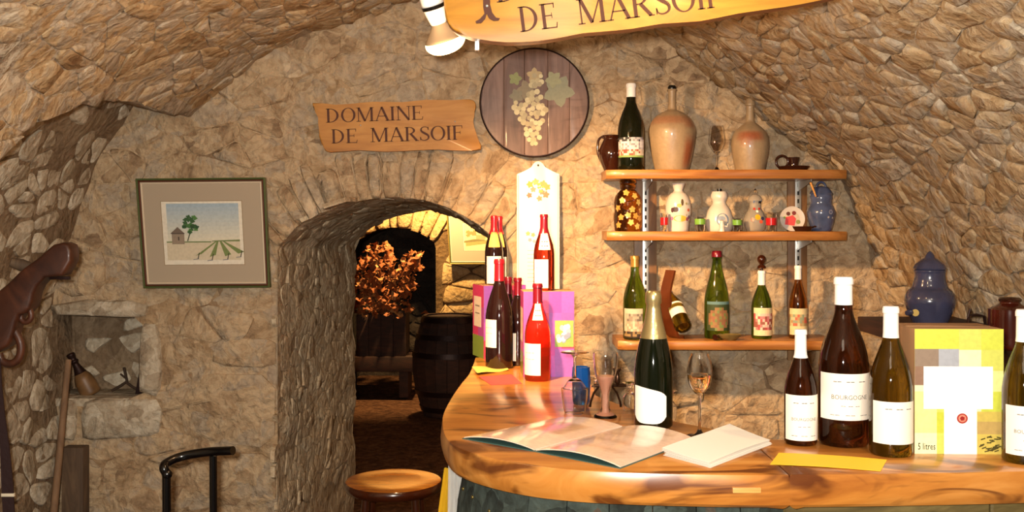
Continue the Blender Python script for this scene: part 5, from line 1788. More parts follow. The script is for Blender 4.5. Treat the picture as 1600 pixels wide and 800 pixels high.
YSG = 3.775
c = P(620, 197, YSG)
sg = thing('wooden_sign', 'small wavy wooden sign reading DOMAINE DE MARSOIF on the wall over the doorway', 'sign', (c.x, YSG + 0.024, c.z))
pp = px_plane(YSG, c.x, c.z)
ol = [(487.9, 160.7), (523.8, 163.6), (555, 161.5), (585, 158.9), (628.8, 159.6), (663.8, 156), (707.5, 156.6), (734, 155.0), (742, 159.5), (743.4, 168), (739.5, 182), (740.8, 197.8), (747.8, 218.8), (751, 233.6), (716, 235.4), (685, 233.5), (655, 234.5), (602.5, 237), (558.8, 234.5), (515, 238), (506, 231), (498.4, 213.5), (498.8, 192.5), (494.5, 175)]
op = []
for i in range(len(ol)):
    op.append(ol[i]); a, b, c_, d_ = ol[i - 1], ol[i], ol[(i + 1) % len(ol)], ol[(i + 2) % len(ol)]
    op.append(tuple(0.5 * (b[q] + c_[q]) + 0.0625 * (b[q] - a[q] + c_[q] - d_[q]) for q in (0, 1)))
finish('board', prism_bm([pp(*q) for q in op], -0.024, 0.0, None, 0.004), [M['sign']], sg, 30)
cxs, czs = c.x, c.z
def sign_map(x, y, l):
    u, v = pp(x, y); return (u, -0.0243 - l, v)
def smap(u, v, l):   # u, v in photo pixels, v up
    return sign_map(u, -v, l)
lettering('lettering', [('DOMAINE', (509.5, -191.8), math.radians(1.9), 21.8, 152), ('DE', (518, -224.3), math.radians(1.6), 22, 41), ('MARSOIF', (579, -222.3), math.radians(1.7), 22, 144)], M['burnt'], sg, smap)
for x, y in ((563.5, 195.8), (711, 190)):
    u, v = pp(x, y); bm = bmesh.new(); bmesh.ops.create_uvsphere(bm, u_segments=10, v_segments=5, radius=0.0032); finish('screw', bm, M['steel'], sg, 60, (u, -0.0245, v))
# hanging big board
YB2 = 2.12
c = P(960, 0, YB2)
bs = thing('hanging_board', 'large wavy wooden board reading DE MARSOIF hung from the vault over the bar', 'sign', (c.x, YB2 + 0.03, c.z))
pp2 = px_plane(YB2, c.x, c.z)
ol = [(693, -6), (696, 26), (706, 44), (724, 54), (748, 61), (790, 66), (840, 64), (880, 58), (910, 52), (940, 49.5), (987, 45), (1035, 37), (1094, 33), (1154, 21), (1225, 11), (1284, 0), (1330, -14), (1322, -50), (1336, -90), (1300, -128), (1210, -118), (1100, -108), (1000, -96), (900, -90), (800, -74), (730, -70), (700, -50), (690, -28)]
op = []
for i in range(len(ol)):
    op.append(ol[i]); a, b, c_, d_ = ol[i - 1], ol[i], ol[(i + 1) % len(ol)], ol[(i + 2) % len(ol)]
    op.append(tuple(0.5 * (b[q] + c_[q]) + 0.0625 * (b[q] - a[q] + c_[q] - d_[q]) for q in (0, 1)))
bm = prism_bm([pp2(*q) for q in op], -0.03, 0.012, None, 0.005)
o = finish('board', bm, [M['big_sign'], M['sign_edge']], bs, 30)
for poly in o.data.polygons:
    if abs(poly.normal.y) < 0.35:
        poly.material_index = 1
def bmap(u, v, l):
    a, b = pp2(u, -v); return (a, -0.0303 - l, b)
an = math.radians(7.2)
lettering('lettering', [('DE', (813, -50.5), an, 39.5, 60), ('MARSOIF', (904, -39), an, 39.5, 228), ('DOMAINE', (776, -4.5), an, 39.5, 262)], M['burnt'], bs, bmap)
# forked iron motif at the board's left
mot = [(762, -45), (754, -45), (755, 12), (757, 22), (750, 30), (743, 34), (744, 37), (752, 36.5), (758, 30), (760.5, 22), (764, 29), (771, 33), (779, 32.5), (781, 29), (775, 28), (769, 20), (766, 8), (765, -45)]
bm = bmesh.new(); a_ = [bm.verts.new((pp2(*q)[0], -0.0345, pp2(*q)[1])) for q in mot]; b_ = [bm.verts.new((pp2(*q)[0], -0.0302, pp2(*q)[1])) for q in mot]
bm.faces.new(a_)
for i in range(len(a_)):
    bm.faces.new((a_[i], b_[i], b_[(i + 1) % len(a_)], a_[(i + 1) % len(a_)]))
bmesh.ops.recalc_face_normals(bm, faces=bm.faces)
finish('forked_motif', bm, M['burnt'], bs, 30)
bm = bmesh.new(); bmesh.ops.create_uvsphere(bm, u_segments=10, v_segments=5, radius=0.0035); u, v = pp2(761, 10); finish('screw', bm, M['steel'], bs, 60, (u, -0.0345, v))
a = pp2(741, 74); b = pp2(748, 60)
box('steel_clip', (a[0], b[0], 0.002, 0.016, a[1], b[1] + 0.02), M['steel'], bs, 0.001)
for x in (790, 1250):
    u, v = pp2(x, -92 if x > 1000 else -66)
    tube('hanging_chain', [(u, -0.005, v - 0.02), (u, -0.005, 2.52 - c.z)], 0.004, M['iron'], bs, 8)
# painted barrel head
YL = 3.80; c = P(835, 160, YL - 0.02); k = (YL - 0.02) / F
bh = thing('barrel_head', 'round barrel head painted with white grapes, iron rimmed, hung on the wall', 'barrel head', (c.x, YL, c.z))
Rb = 83.5 * k
xs = [-Rb, -47.5 * k, -15.5 * k, 21 * k, 55 * k, Rb]
for i, (a, b) in enumerate(zip(xs, xs[1:])):
    pts = []; n = 14; a += 0.0006; b -= 0.0006
    for q in range(n + 1):
        x = a + (b - a) * q / n; pts.append((x, math.sqrt(max(0, (Rb - 0.001) ** 2 - x * x))))
    for q in range(n, -1, -1):
        x = a + (b - a) * q / n; pts.append((x, -math.sqrt(max(0, (Rb - 0.001) ** 2 - x * x))))
    pts = [p for j, p in enumerate(pts) if math.hypot(p[0] - pts[j - 1][0], p[1] - pts[j - 1][1]) > 1e-5]
    yy = -0.018 - 0.0015 * (i % 2)
    bm = prism_bm([(p[0], p[1]) for p in pts], yy, 0.0, None, 0.0012)
    finish('plank', bm, M['lid_plank'], bh, 30)
tube('iron_rim', [(Rb * math.cos(2 * PI * q / 64), -0.012, Rb * math.sin(2 * PI * q / 64)) for q in range(64)], 2.7 * k, M['iron'], bh, 8, closed=True, flat=1.0)
rg = random.Random(31); ov = []
for lf in ((-30, 37, 11, '#8a9060'), (-12, 20, 16, '#8c8068'), (38, 18, 26, '#8f9078'), (0, 42, 13, '#b4a078'), (30, 36, 14, '#9a9a78'), (-28, 10, 12, '#86806a')):
    ov.append((leafshape(lf[0] * k, lf[1] * k, lf[2] * k, rg.random() * 6), lf[3], 0.0))
nG = 0
for row, (yy, x0, x1) in enumerate([(-2, -28, 20), (-10, -30, 22), (-18, -27, 20), (-26, -24, 18), (-34, -18, 15), (-42, -14, 14), (-50, -10, 11), (-57, -7, 9), (-64, -4, 4), (34, -2, 14), (26, -6, 10), (14, -8, 12), (6, -10, 14), (40, 2, 12)]):
    x = x0
    while x < x1:
        nG += 1
        xx = x + rg.uniform(-2, 2); yq = yy + rg.uniform(-3, 3)
        ov.append((disc(xx * k, yq * k, rg.uniform(3.4, 5.0) * k, 9), rg.choice(['#c8bc94', '#bcb08a', '#d4c8a0', '#aca080', '#b8a884']), 0.0003 + nG * 0.00001))
        x += 7.0
flat_paint('painted_grapes', ov, M['paint'], bh, lambda u, v, l: (u, -0.0200 - l, v))
# white enamel thermometer board
c = P(841, 360, 3.80); k = 3.79 / F
tb = thing('enamel_plaque', 'tall white plaque with scalloped top and vine picture hung right of the doorway', 'plaque', (c.x, 3.815, c.z))
hw = 33.5 * k; zt_ = 88 * k; zb_ = -98 * k
ol = [(-hw, zb_), (hw, zb_), (hw, zt_), (hw - 3 * k, zt_ + 2 * k), (20 * k, zt_ + 5 * k), (11 * k, zt_ + 10 * k), (8.5 * k, zt_ + 16 * k), (4 * k, zt_ + 19.5 * k), (0, zt_ + 20.5 * k), (-4 * k, zt_ + 19.5 * k), (-8.5 * k, zt_ + 16 * k), (-11 * k, zt_ + 10 * k), (-20 * k, zt_ + 5 * k), (-hw + 3 * k, zt_ + 2 * k), (-hw, zt_)]
finish('panel', prism_bm(ol, -0.014, 0.0, None, 0.002), M['dial'], tb, 30)
rg = random.Random(14)
ov = [(disc(0, zt_ + 14 * k, 1.8 * k, 10), '#2c2824', 0.0002)]
for (x, y, r_, c_) in ((-13, 72, 6, '#c8a850'), (-4, 76, 6, '#b8b070'), (8, 73, 6, '#c0a060'), (14, 68, 6, '#a8a058'), (-8, 64, 5, '#c8987a'), (6, 60, 5, '#b88870'), (-14, 55, 5, '#b87860'), (12, 56, 6, '#c08060'), (2, 50, 5, '#a8906c'), (-16, -5, 4, '#a0a468'), (-8, -7, 4, '#b0a070'), (-13, -15, 3.5, '#8c94a0'), (-6, -17, 3.5, '#98a0a8')):
    ov.append((leafshape(x * k, y * k, r_ * k, rg.random() * 6), c_, 0.0003))
for q in range(14):
    ov.append((disc((4 + rg.uniform(-5, 5)) * k, (66 + rg.uniform(-7, 7)) * k, 1.6 * k, 8), '#c8b458', 0.0005))
for q in range(9):
    ov.append((rect(-17 * k, (-17 + rg.uniform(9, 17)) * k, (-32 - 6 * q) * k, (-31.2 - 6 * q) * k), '#b8aca0', 0.0003))
ov.append((rect(-hw + 2.2 * k, -hw + 2.9 * k, zb_ + 3 * k, zt_ - 2 * k), '#c8b070', 0.0002)); ov.append((rect(hw - 2.9 * k, hw - 2.2 * k, zb_ + 3 * k, zt_ - 2 * k), '#c8b070', 0.0002))
flat_paint('vine_print', ov, M['paint'], tb, lambda u, v, l: (u, -0.0142 - l, v))


# framed watercolour
def picture(name, label, quad_px, Y, ywall, outer_mat, polys, bw=6.0, innerbox=(0.19, 0.80, 0.22, 0.78)):
    """quad_px: bottom-left, bottom-right, top-right, top-left"""
    q = [P(x, y, Y) for x, y in quad_px]; c = sum(q, Vector()) / 4
    root = thing(name, label, 'picture', (c.x, ywall, c.z))
    q2 = [Vector((p.x - c.x, p.z - c.z)) for p in q]
    def at(u, v):
        return (q2[0].lerp(q2[1], u)).lerp(q2[3].lerp(q2[2], u), v)
    W = (q2[1] - q2[0]).length; Hh = (q2[3] - q2[0]).length; yf = Y - ywall
    def frame(nm, i0, i1, y0, y1, mat):
        bm = bmesh.new()
        def ring(i, y, ):
            a, b = i / W, i / Hh
            return [bm.verts.new((at(u, v).x, y, at(u, v).y)) for u, v in ((a, b), (1 - a, b), (1 - a, 1 - b), (a, 1 - b))]
        R = [ring(i0, 0.0), ring(i0, y0 + 0.002), ring(i0 + 0.001, y0), ring((i0 + i1) / 2, y0 - 0.002), ring(i1 - 0.001, y1), ring(i1, y1 + 0.006), ring(i1, 0.0)]
        for a, b in zip(R, R[1:]):
            for k_ in range(4):
                bm.faces.new((a[k_], a[(k_ + 1) % 4], b[(k_ + 1) % 4], b[k_]))
        bmesh.ops.recalc_face_normals(bm, faces=bm.faces)
        return finish(nm, bm, mat, root, 20)
    b_ = bw * Y / F
    frame('frame', 0, b_ * 0.55, yf, yf + 0.001, outer_mat[0]); frame('frame_lip', b_ * 0.55, b_, yf + 0.001, yf + 0.003, outer_mat[1])
    frame('slip', b_, b_ * 1.55, yf + 0.003, yf + 0.004, M['cream_mat'])
    bm = bmesh.new(); i = b_ * 1.5
    vs = [bm.verts.new((at(u, v).x, yf + 0.006, at(u, v).y)) for u, v in ((i / W, i / Hh), (1 - i / W, i / Hh), (1 - i / W, 1 - i / Hh), (i / W, 1 - i / Hh))]
    bm.faces.new(vs); finish('mat_board', bm, M['mat_board'], root, 0)
    u0, u1, v0, v1 = innerbox
    def m(u, v, l):
        p = at(u0 + (u1 - u0) * u, v0 + (v1 - v0) * v); return (p.x, yf + 0.0055 - l, p.y)
    def m2(u, v, l):
        p = at(u, v); return (p.x, yf + 0.0056 - l, p.y)
    e = 0.012
    flat_paint('bevel_line', [(rect(u0 - e, u1 + e, v0 - e, v1 + e), '#8a7450', 0.0), (rect(u0 - e * .6, u1 + e * .6, v0 - e * .6, v1 + e * .6), '#dcd4c0', 0.0002)], M['paint'], root, m2)
    flat_paint('watercolour', polys, M['paint'], root, lambda u, v, l: m(u, v, l + 0.0008))
    return root


wc = []
for j in range(10):
    t = j / 9; v0_, v1_ = 0.36 + 0.062 * j, 0.36 + 0.062 * (j + 1)
    c0 = np.array([0xd2, 0xcc, 0xb4]); c1 = np.array([0x9c, 0xae, 0xb8]); cc = (c0 * (1 - t) + c1 * t).astype(int)
    wc.append((rect(0.05, 0.97, v0_, v1_), '#%02x%02x%02x' % tuple(cc), 0.0))
wc.append((rect(0.03, 0.97, 0.06, 0.36), '#c9bca0', 0.0)); wc.append((rect(0.03, 0.60, 0.345, 0.365), '#6a7c4c', 0.0002)); wc.append(([(0.60, 0.36), (0.97, 0.36), (0.97, 0.39), (0.62, 0.375)], '#6c7a48', 0.0002))
for (x0, y0, x1, y1) in ((0.66, 0.36, 0.42, 0.13), (0.68, 0.36, 0.60, 0.11), (0.72, 0.36, 0.80, 0.12), (0.76, 0.36, 0.97, 0.16)):
    wc.append(([(x0 - 0.01, y0), (x0 + 0.015, y0), (x1 + 0.05, y1 + 0.03), (x1 - 0.03, y1)], '#6f7e44', 0.0003))
    wc.append((stroke((x1, y1 - 0.05), (x1 + 0.02, y1 + 0.05), 0.012), '#3a3424', 0.0005)); wc.append((stroke((x1 - 0.06, y1 - 0.06), (x1 + 0.01, y1 - 0.05), 0.01), '#5c6070', 0.0005))
wc += [(rect(0.10, 0.26, 0.32, 0.49), '#8c7c68', 0.0004), ([(0.08, 0.49), (0.27, 0.49), (0.18, 0.60)], '#6a5a4c', 0.0005), (rect(0.18, 0.195, 0.38, 0.44), '#3c3028', 0.0006), (rect(0.095, 0.265, 0.485, 0.50), '#4a3c34', 0.0006),
       (stroke((0.30, 0.37), (0.35, 0.55), 0.014), '#3c4228', 0.0006)]
rg = random.Random(9)
for q in range(26):
    a = rg.random() * 6.28; r_ = rg.random() ** 0.5
    wc.append((leafshape(0.345 + 0.105 * r_ * math.cos(a), 0.64 + 0.14 * r_ * math.sin(a), 0.035, rg.random() * 6, 4), rg.choice(['#2e5428', '#3c6a30', '#1e4420', '#4a7838']), 0.0007 + q * 0.00002))
picture('framed_picture', 'green framed watercolour of a stone hut, tree and vine rows on the left wall', [(223.5, 450.5), (421.5, 449.5), (413.5, 277), (211, 279)], 3.775, 3.80, (M['frame_green'], M['frame_red']), wc)
# picture in the further cellar
wc = [(rect(0.0, 1, 0.0, 1), '#d8c890', 0.0)] + [([(0.05, 0.15), (0.95, 0.30), (0.95, 0.40), (0.05, 0.35)], '#a08c50', 0.0004), ([(0.0, 0.35), (0.3, 0.42), (0.6, 0.40), (0.6, 0.36), (0, 0.28)], '#786a3c', 0.0006)]
for q in range(10):
    wc.append((leafshape(0.12 + 0.2 * rg.random(), 0.55 + 0.15 * rg.random(), 0.07, rg.random() * 6, 4), '#8a7c48', 0.0008))
wc.append((rect(0.35, 0.62, 0.42, 0.58), '#b09464', 0.0006))
picture('framed_picture', 'gilt framed faded landscape lit brightly in the further cellar', [(702.5, 413), (800, 413), (798, 325), (697, 325)], 9.17, 9.20, (M['frame_gold'], M['frame_green']), wc, 3.0, (0.25, 0.80, 0.25, 0.72))

# ================================================================== LAMP
lp = thing('reflector_lamp', 'white reflector bulb lamp glowing beside the left end of the hanging board', 'lamp', (0, 0, 0))
YLm = 2.60
p0, p1 = P(672, -6, YLm), P(694, 62, YLm)
axis = Vector((p1.x - p0.x, 0.045, p1.z - p0.z)).normalized()
lp.location = P(674, 0, YLm); lp.rotation_euler = axis.to_track_quat('Z', 'Y').to_euler()
k = YLm / F
lathe('lamp_holder', [(0, -26 * k), (15 * k, -25 * k), (17.5 * k, -10 * k), (18 * k, 6 * k), (16.5 * k, 20 * k), (13.5 * k, 36 * k), (12.5 * k, 38 * k), (0, 38 * k)], M['lamp_white'], lp, 32)
lathe('black_ring', [(17.2 * k, 7 * k), (18.9 * k, 8 * k), (18.7 * k, 13 * k), (17 * k, 14 * k)], M['black'], lp, 32, closed_prof=True)
lathe('bulb_reflector', shp([(11 * k, 37 * k), (13 * k, 40 * k), (20 * k, 50 * k), (29 * k, 60 * k), (31.5 * k, 64 * k)], 4), M['bulb_body'], lp, 40)
lathe('bulb_face', shp([(31.5 * k, 64 * k), (32.5 * k, 69 * k), (31 * k, 75 * k), (24 * k, 82 * k), (13 * k, 86 * k), (0, 87 * k)], 4), M['bulb_face'], lp, 40)
inv = lp.rotation_euler.to_matrix().inverted()
top = inv @ (Vector((lp.location.x - 0.10, YLm, 2.50)) - lp.location)
tube('arm', [(0, 0, -25 * k), Vector((0, 0, -60 * k)), top], 0.009, M['lamp_white'], lp, 10)

# ================================================================== SEATING
c = P(615, 751, 3.40)
st = thing('bar_stool', 'round wooden bar stool with polished honey seat standing near the bar', 'stool', (c.x, 3.40, 0))
zs = c.z + 0.003; k = 3.40 / F; R_ = 76.5 * k
lathe('seat', [(0, zs - 0.004), (R_ * 0.55, zs - 0.003), (R_ * 0.90, zs), (R_ * 0.97, zs - 0.002)], M['stool'], st, 48)
lathe('seat_rim', [(R_ * 0.965, zs - 0.0015), (R_, zs - 0.008), (R_ * 1.0, zs - 0.020), (R_ * 0.965, zs - 0.032), (R_ * 0.9, zs - 0.036), (0, zs - 0.036), (0, zs - 0.008), (R_ * 0.9, zs - 0.006)], M['stool_dark'], st, 48)
for q in range(4):
    a = PI / 4 + q * PI / 2
    tube('leg', [(0.115 * math.cos(a), 0.115 * math.sin(a), zs - 0.037), (0.13 * math.cos(a), 0.13 * math.sin(a), 0.45), (0.165 * math.cos(a), 0.165 * math.sin(a), 0.018)], [0.013, 0.018, 0.012], M['stool_dark'], st, 12)
for q in range(4):
    a, b = PI / 4 + q * PI / 2, PI / 4 + (q + 1) * PI / 2
    tube('rung', [(0.142 * math.cos(a), 0.142 * math.sin(a), 0.27), (0.142 * math.cos(b), 0.142 * math.sin(b), 0.27)], 0.009, M['stool_dark'], st, 8)
# black tubular chair
YCh = 2.75
c = P(310, 720, YCh)
ch = thing('tubular_chair', 'black tubular metal chair with curved back rail in front of the stone wall', 'chair', (c.x, YCh - 0.15, 0))
def cp(x, y, Y):
    p = P(x, y, Y); return (p.x - c.x, Y - (YCh - 0.15), p.z)
pts = catmull([cp(259, 738, YCh - 0.02), cp(256, 731, YCh - 0.02), cp(261, 723, YCh), cp(285, 713, YCh + 0.03), cp(325, 706, YCh + 0.03), cp(364, 704, YCh + 0.0)], 6)
tube('back_rail', pts, 0.0125, M['black'], ch, 14)
a = cp(260, 742, YCh - 0.02); tube('post', [a, (a[0] + 0.002, a[1], 0.45), (a[0] - 0.01, a[1] - 0.02, 0.014)], 0.0115, M['black'], ch, 14)
a = cp(333, 712, YCh + 0.03); tube('post', [a, (a[0] + 0.002, a[1], 0.45), (a[0] + 0.03, a[1] + 0.02, 0.014)], 0.0105, M['black'], ch, 14)
bm = bmesh.new(); bmesh.ops.create_uvsphere(bm, u_segments=14, v_segments=8, radius=0.0145); finish('joint', bm, M['black'], ch, 60, cp(261, 741, YCh - 0.02))
lathe('seat', [(0, 0.43), (0.17, 0.43), (0.18, 0.44), (0.18, 0.455), (0.16, 0.465), (0, 0.465)], M['black'], ch, 36, loc=(0.0, -0.10, 0))
for sx in (-0.12, 0.12):
    tube('leg', [(sx, -0.20, 0.431), (sx * 1.25, -0.24, 0.014)], 0.011, M['black'], ch, 10)

# ================================================================== LEFT SIDE TOOLS
YY = 3.06
c = P(40, 470, YY)
yk = thing('wooden_yoke', 'carved dark brown wooden yoke with curled hooks hung on the left wall', 'yoke', (c.x, YY, c.z))
pk = px_plane(YY, c.x, c.z)
ol = [(-75, 520), (-60, 490), (-30, 472), (0, 459), (20, 442.6), (44, 419), (67.5, 402), (80, 390), (89.5, 382), (104.6, 378.5), (114, 382), (117.5, 392), (118, 407), (111.5, 419), (106.5, 429), (98, 431), (79, 432.5), (66, 446), (60, 457), (57.5, 468), (54, 480), (47, 488), (38, 490), (33, 500), (28.7, 515), (24, 528), (20, 538), (5, 548), (-30, 560), (-70, 566)]
bm = prism_bm([pk(*q) for q in ol], -0.035, 0.035)
bmesh.ops.bevel(bm, geom=[e for e in bm.edges if abs(e.verts[0].co.y - e.verts[1].co.y) < 1e-5], offset=0.010, segments=3, affect='EDGES', profile=0.5)
for v in bm.verts:
    v.co.y += 0.012 * noise.noise(v.co * 9)
finish('beam', bm, M['yoke'], yk, 50)
def yt(name, pts, r):
    tube(name, [(pk(*p)[0], -0.006, pk(*p)[1]) for p in [(q.x, q.y) for q in catmull(pts, 5)]], r, M['yoke'], yk, 10)
yt('hook', [(46, 478), (50, 490), (49, 498), (42, 503), (35, 499), (34, 492)], 0.009)
yt('hook', [(24, 515), (33, 533), (34, 550), (28, 563), (16, 568), (4, 563), (0, 552)], 0.012)
yt('rib', [(38, 447), (35, 468), (40, 482)], 0.008)
yt('end_pad', [(84, 426), (94, 420), (104, 414)], 0.016)
a, b = pk(77, 437), pk(108, 432)
box('iron_spike', (a[0], b[0], 0.0, 0.012, a[1], b[1]), M['iron'], yk, 0.001)
a = pk(6, 425); b = pk(34, 410)
tube('peg', [(a[0], 0.04, b[1]), ((a[0] + b[0]) / 2, 0.055, (a[1] + b[1]) / 2 + 0.004), (b[0] + 0.03, 0.07, a[1])], [0.014, 0.02, 0.012], M['dull_wood'], yk, 10)
box('wall_fixing', (-0.20, -0.155, -0.02, 0.02, 0.02, 0.06), M['iron'], yk, 0.002)
c2 = P(8, 680, YY - 0.02)
stp = thing('leather_strap', 'long dark leather strap with pale stitched band hanging at the left frame edge', 'strap', (c2.x, YY - 0.02, c2.z))
ps = px_plane(YY - 0.02, c2.x, c2.z)
bm = bmesh.new()
cl_ = [(-3, 560), (-2, 600), (2, 650), (7, 700), (11, 760), (13, 800), (14, 850)]
wds = [3, 4, 5, 7, 9, 9, 9]
prev = None
for (x, y), w_ in zip(cl_, wds):
    row = [bm.verts.new((ps(x - w_, y)[0], 0, ps(x, y)[1])), bm.verts.new((ps(x + w_, y)[0], 0, ps(x, y)[1])), bm.verts.new((ps(x + w_, y)[0], 0.006, ps(x, y)[1])), bm.verts.new((ps(x - w_, y)[0], 0.006, ps(x, y)[1]))]
    if prev:
        for q in range(4):
            bm.faces.new((prev[q], prev[(q + 1) % 4], row[(q + 1) % 4], row[q]))
    else:
        bm.faces.new(row)
    prev = row
bm.faces.new(prev[::-1]); bmesh.ops.recalc_face_normals(bm, faces=bm.faces)
finish('strap', bm, M['leather'], stp, 40)
a = ps(2, 776); b = ps(22, 771)
box('stitched_band', (a[0], b[0], -0.0012, 0.007, a[1], b[1]), M['cream'], stp, 0.0005)
# leaning stick
t0, t1 = P(107, 562, 3.70), P(84, 800, 3.58)
dr = (t1 - t0) / (t0.z - t1.z); foot = t0 + dr * (t0.z - 0.02)
sk = thing('wooden_stick', 'thin brown wooden stick leaning against the wall left of the niche', 'stick', foot)
tube('shaft', [(0, 0, 0), (foot * -1 + t1), (t0 - foot)], [0.013, 0.013, 0.011], M['stick'], sk, 10)
# weathered post
a, b = P(101, 697, 3.78), P(135, 800, 3.78)
pw = thing('weathered_post', 'grey weathered wooden post standing in the corner under the niche', 'post', ((a.x + b.x) / 2, 3.78, 0))
box('post', (-(b.x - a.x) / 2, (b.x - a.x) / 2, -0.03, 0.03, 0.015, a.z), M['dull_wood'], pw, 0.006)
# niche contents
zn = nz0 + 0.001
ax0, ax1 = P(144, 617, YW + 0.10), P(109, 552, YW + 0.07)
ob = thing('old_bottle', 'dusty dark necked bottle leaning to the left in the wall niche', 'bottle', (0, 0, 0))
dv = (ax1 - ax0); Lb = dv.length
ob.location = ax0; ob.rotation_euler = dv.to_track_quat('Z', 'Y').to_euler()
lathe('body', shp([(0.0, 0), (0.034, 0.004), (0.038, 0.03), (0.034, 0.075), (0.022, 0.10)], 4), plain('dusty_amber', '#7a5a38', 0.45, vary=0.6, bscale=18), ob, 24)
lathe('neck', shp([(0.024, 0.098), (0.021, 0.105), (0.015, 0.125), (0.012, 0.14), (0.017, 0.15), (0.012, 0.16), (0.016, Lb - 0.004), (0.0, Lb)], 4), M['iron'], ob, 20)
vt = thing('vine_twig', 'small dry forked vine twig lying in the right half of the niche', 'twig', (P(200, 620, YW + 0.12).x, YW + 0.12, zn))
for pa, ra in (([(-0.065, 0, 0.008), (-0.03, 0, 0.028), (-0.008, 0.01, 0.045), (-0.016, 0, 0.10)], 0.0055), ([(-0.010, 0.01, 0.04), (0.02, 0, 0.022), (0.055, 0, 0.007)], 0.0055), ([(-0.012, 0, 0.06), (-0.03, 0, 0.075)], 0.004)):
    tube('branch', pa, ra, M['twig'], vt, 7)
ws = thing('iron_wedge', 'dark iron wedge standing at the right side of the niche', 'wedge', (P(219, 622, YW + 0.10).x, YW + 0.10, zn))
finish('blade', prism_bm([(-0.016, 0), (0.010, 0), (0.008, 0.10), (0.003, 0.11)], -0.01, 0.01), M['iron'], ws, 30)

# ================================================================== FURTHER CELLAR
YBr = 8.05; c = P(702, 655, YBr)
br = thing('wooden_barrel', 'dark wooden barrel standing on the earth floor of the further cellar', 'barrel', (c.x, YBr, 0.0))
k = YBr / F; Hb = CZ - (492 - HY) * k
def br_r(z):
    t = z / Hb; return k * (36 + 22 * math.sin(PI * min(1, max(0, (t * 0.86 + 0.06)))) ** 1.1)
for q in range(20):
    a0_, a1_ = 2 * PI * q / 20 + 0.006, 2 * PI * (q + 1) / 20 - 0.006; bm = bmesh.new(); g = []
    for j in range(8):
        z = 0.012 + (Hb - 0.012) * j / 7; r_ = br_r(z)
        g.append([bm.verts.new(((r_ + e_) * math.sin(a), -(r_ + e_) * math.cos(a), z)) for a, e_ in ((a0_, 0), (a1_, 0), (a1_, -0.025), (a0_, -0.025))])
    for a_, b_ in zip(g, g[1:]):
        for w_ in range(4):
            bm.faces.new((a_[w_], a_[(w_ + 1) % 4], b_[(w_ + 1) % 4], b_[w_]))
    bm.faces.new(g[0]); bm.faces.new(g[-1][::-1]); bmesh.ops.recalc_face_normals(bm, faces=bm.faces)
    finish('stave', bm, M['dark_wood'], br, 40)
for z in (0.07, 0.20, Hb - 0.30, Hb - 0.16, Hb - 0.03):
    lathe('hoop', [(br_r(z - 0.02) + 0.001, z - 0.02), (br_r(z - 0.02) + 0.006, z - 0.02), (br_r(z + 0.02) + 0.006, z + 0.02), (br_r(z + 0.02) + 0.001, z + 0.02)], M['iron'], br, 40, closed_prof=True)
lathe('head', [(0, Hb - 0.03), (br_r(Hb) - 0.028, Hb - 0.03), (br_r(Hb) - 0.028, Hb - 0.012), (0, Hb - 0.012)], M['dark_wood'], br, 32)
# bench and planter
YP = 8.92; c = P(598, 553, YP); zb_ = CZ - (553 - HY) * YP / F
bn = thing('plank_bench', 'low dark plank bench under the planter in the further cellar', 'bench', (c.x, YP, 0))
box('plank', (-0.42, 0.30, -0.20, 0.26, zb_ - 0.13, zb_), M['dark_wood'], bn, 0.006)
for sx in (-0.34, 0.16):
    box('trestle', (sx, sx + 0.08, -0.14, 0.20, 0.012, zb_ - 0.1303), M['dark_wood'], bn, 0.004)
c = P(599, 550, YP)
pl_ = thing('planter_box', 'square dark wooden planter holding a bush of dried vine leaves', 'planter', (c.x, YP, zb_ + 0.0005))
k = YP / F; hh = 64 * k; hw = 38 * k
for q in range(4):
    x0 = -hw + q * hw / 2
    box('slat', (x0 + 0.002, x0 + hw / 2 - 0.002, -0.17, -0.15, 0, hh), M['dark_wood'], pl_, 0.003)
for nm, d in (('side', (-hw, -hw + 0.02, -0.149, 0.15, 0, hh)), ('side', (hw - 0.02, hw, -0.149, 0.15, 0, hh)), ('back', (-hw, hw, 0.151, 0.17, 0, hh)), ('soil', (-hw + 0.021, hw - 0.021, -0.148, 0.149, 0.01, hh - 0.04))):
    box(nm, d, M['dark_wood'], pl_, 0.002)
# dried bush
rb_ = random.Random(77)
bu = thing('dried_bush', 'bush of dried rust-brown vine leaves growing out of the planter', 'plant', (c.x, YP, zb_ + hh - 0.03))
zz0 = zb_ + hh - 0.03
tips = [(575, 400, 0), (592, 378, 1), (600, 392, 0), (560, 420, 1), (648, 392, 0), (640, 420, 1), (655, 408, 0), (570, 450, 0), (610, 430, 1), (625, 450, 0), (588, 460, 1), (556, 470, 0), (632, 470, 1), (604, 470, 0)]
bm = bmesh.new()
for (x, y, d) in tips:
    p = P(x, y, YP); e = Vector((p.x - c.x, rb_.uniform(-0.22, 0.2), p.z - zz0)); s_ = Vector((rb_.uniform(-0.1, 0.1), rb_.uniform(-0.08, 0.08), 0.0))
    m_ = s_.lerp(e, 0.5) + Vector((rb_.uniform(-0.06, 0.06), rb_.uniform(-0.06, 0.06), 0.02))
    tube_bm([s_, m_, e], [0.009, 0.006, 0.002], 6, bm)
finish('branches', bm, M['twig'], bu, 50)


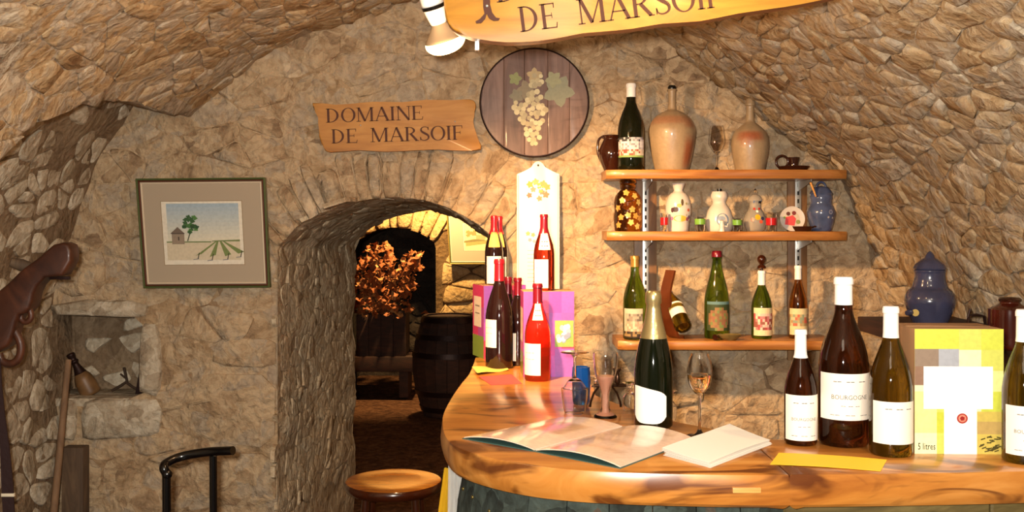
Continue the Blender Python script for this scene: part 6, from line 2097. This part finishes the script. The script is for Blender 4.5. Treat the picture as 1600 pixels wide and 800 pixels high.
def leaf_mesh(mat, seed):
    r = random.Random(seed); bm = bmesh.new(); n = 10; c0 = bm.verts.new((0, 0, 0)); vs = []
    for q in range(n):
        a = 2 * PI * q / n; rr = (1.0 if q % 2 == 0 else 0.68) * (1.1 if q == 0 else 1)
        vs.append(bm.verts.new((rr * math.cos(a) * 0.03, rr * math.sin(a) * 0.03, 0.012 * math.cos(2 * a + seed) + r.uniform(-.004, .004))))
    for q in range(n):
        bm.faces.new((c0, vs[q], vs[(q + 1) % n]))
    me = bpy.data.meshes.new('leaf'); bm.to_mesh(me); bm.free(); me.materials.append(mat); return me


LMs = [leaf_mesh(M['leaf'], 1), leaf_mesh(M['leaf'], 2), leaf_mesh(M['leaf_pale'], 3), leaf_mesh(M['leaf'], 4)]
blobs = [(590, 405, 24, 26), (568, 440, 24, 34), (600, 450, 34, 34), (645, 408, 16, 16), (636, 440, 18, 30), (580, 475, 32, 16), (618, 478, 26, 16), (660, 488, 8, 4)]
stuff = bmesh.new(); nleaf = 0
for q in range(560):
    bx, by, rx, ry = rb_.choices(blobs, weights=[b_[2] * b_[3] for b_ in blobs])[0]
    a = rb_.random() * 6.283; r_ = rb_.random() ** 0.5
    y_ = YP + rb_.uniform(-0.24, 0.24); p = P(bx + rx * r_ * math.cos(a), by + ry * r_ * math.sin(a), YP)
    loc = Vector((p.x - c.x, y_ - YP, p.z - zz0)); s_ = rb_.uniform(0.8, 1.5)
    mt = Matrix.Translation(loc) @ Matrix.Rotation(rb_.random() * 6.28, 4, 'Z') @ Matrix.Rotation(rb_.uniform(0, PI), 4, 'X') @ Matrix.Scale(s_, 4)
    if q < 290:
        o = bpy.data.objects.new('leaf', rb_.choice(LMs)); COL.objects.link(o); o.parent = bu; o.matrix_local = mt
    else:
        n0 = len(stuff.verts); stuff.from_mesh(LMs[0]); stuff.verts.ensure_lookup_table()
        bmesh.ops.transform(stuff, matrix=mt, verts=stuff.verts[n0:])
tag(finish('foliage', stuff, M['leaf'], bu, 0), kind='stuff')
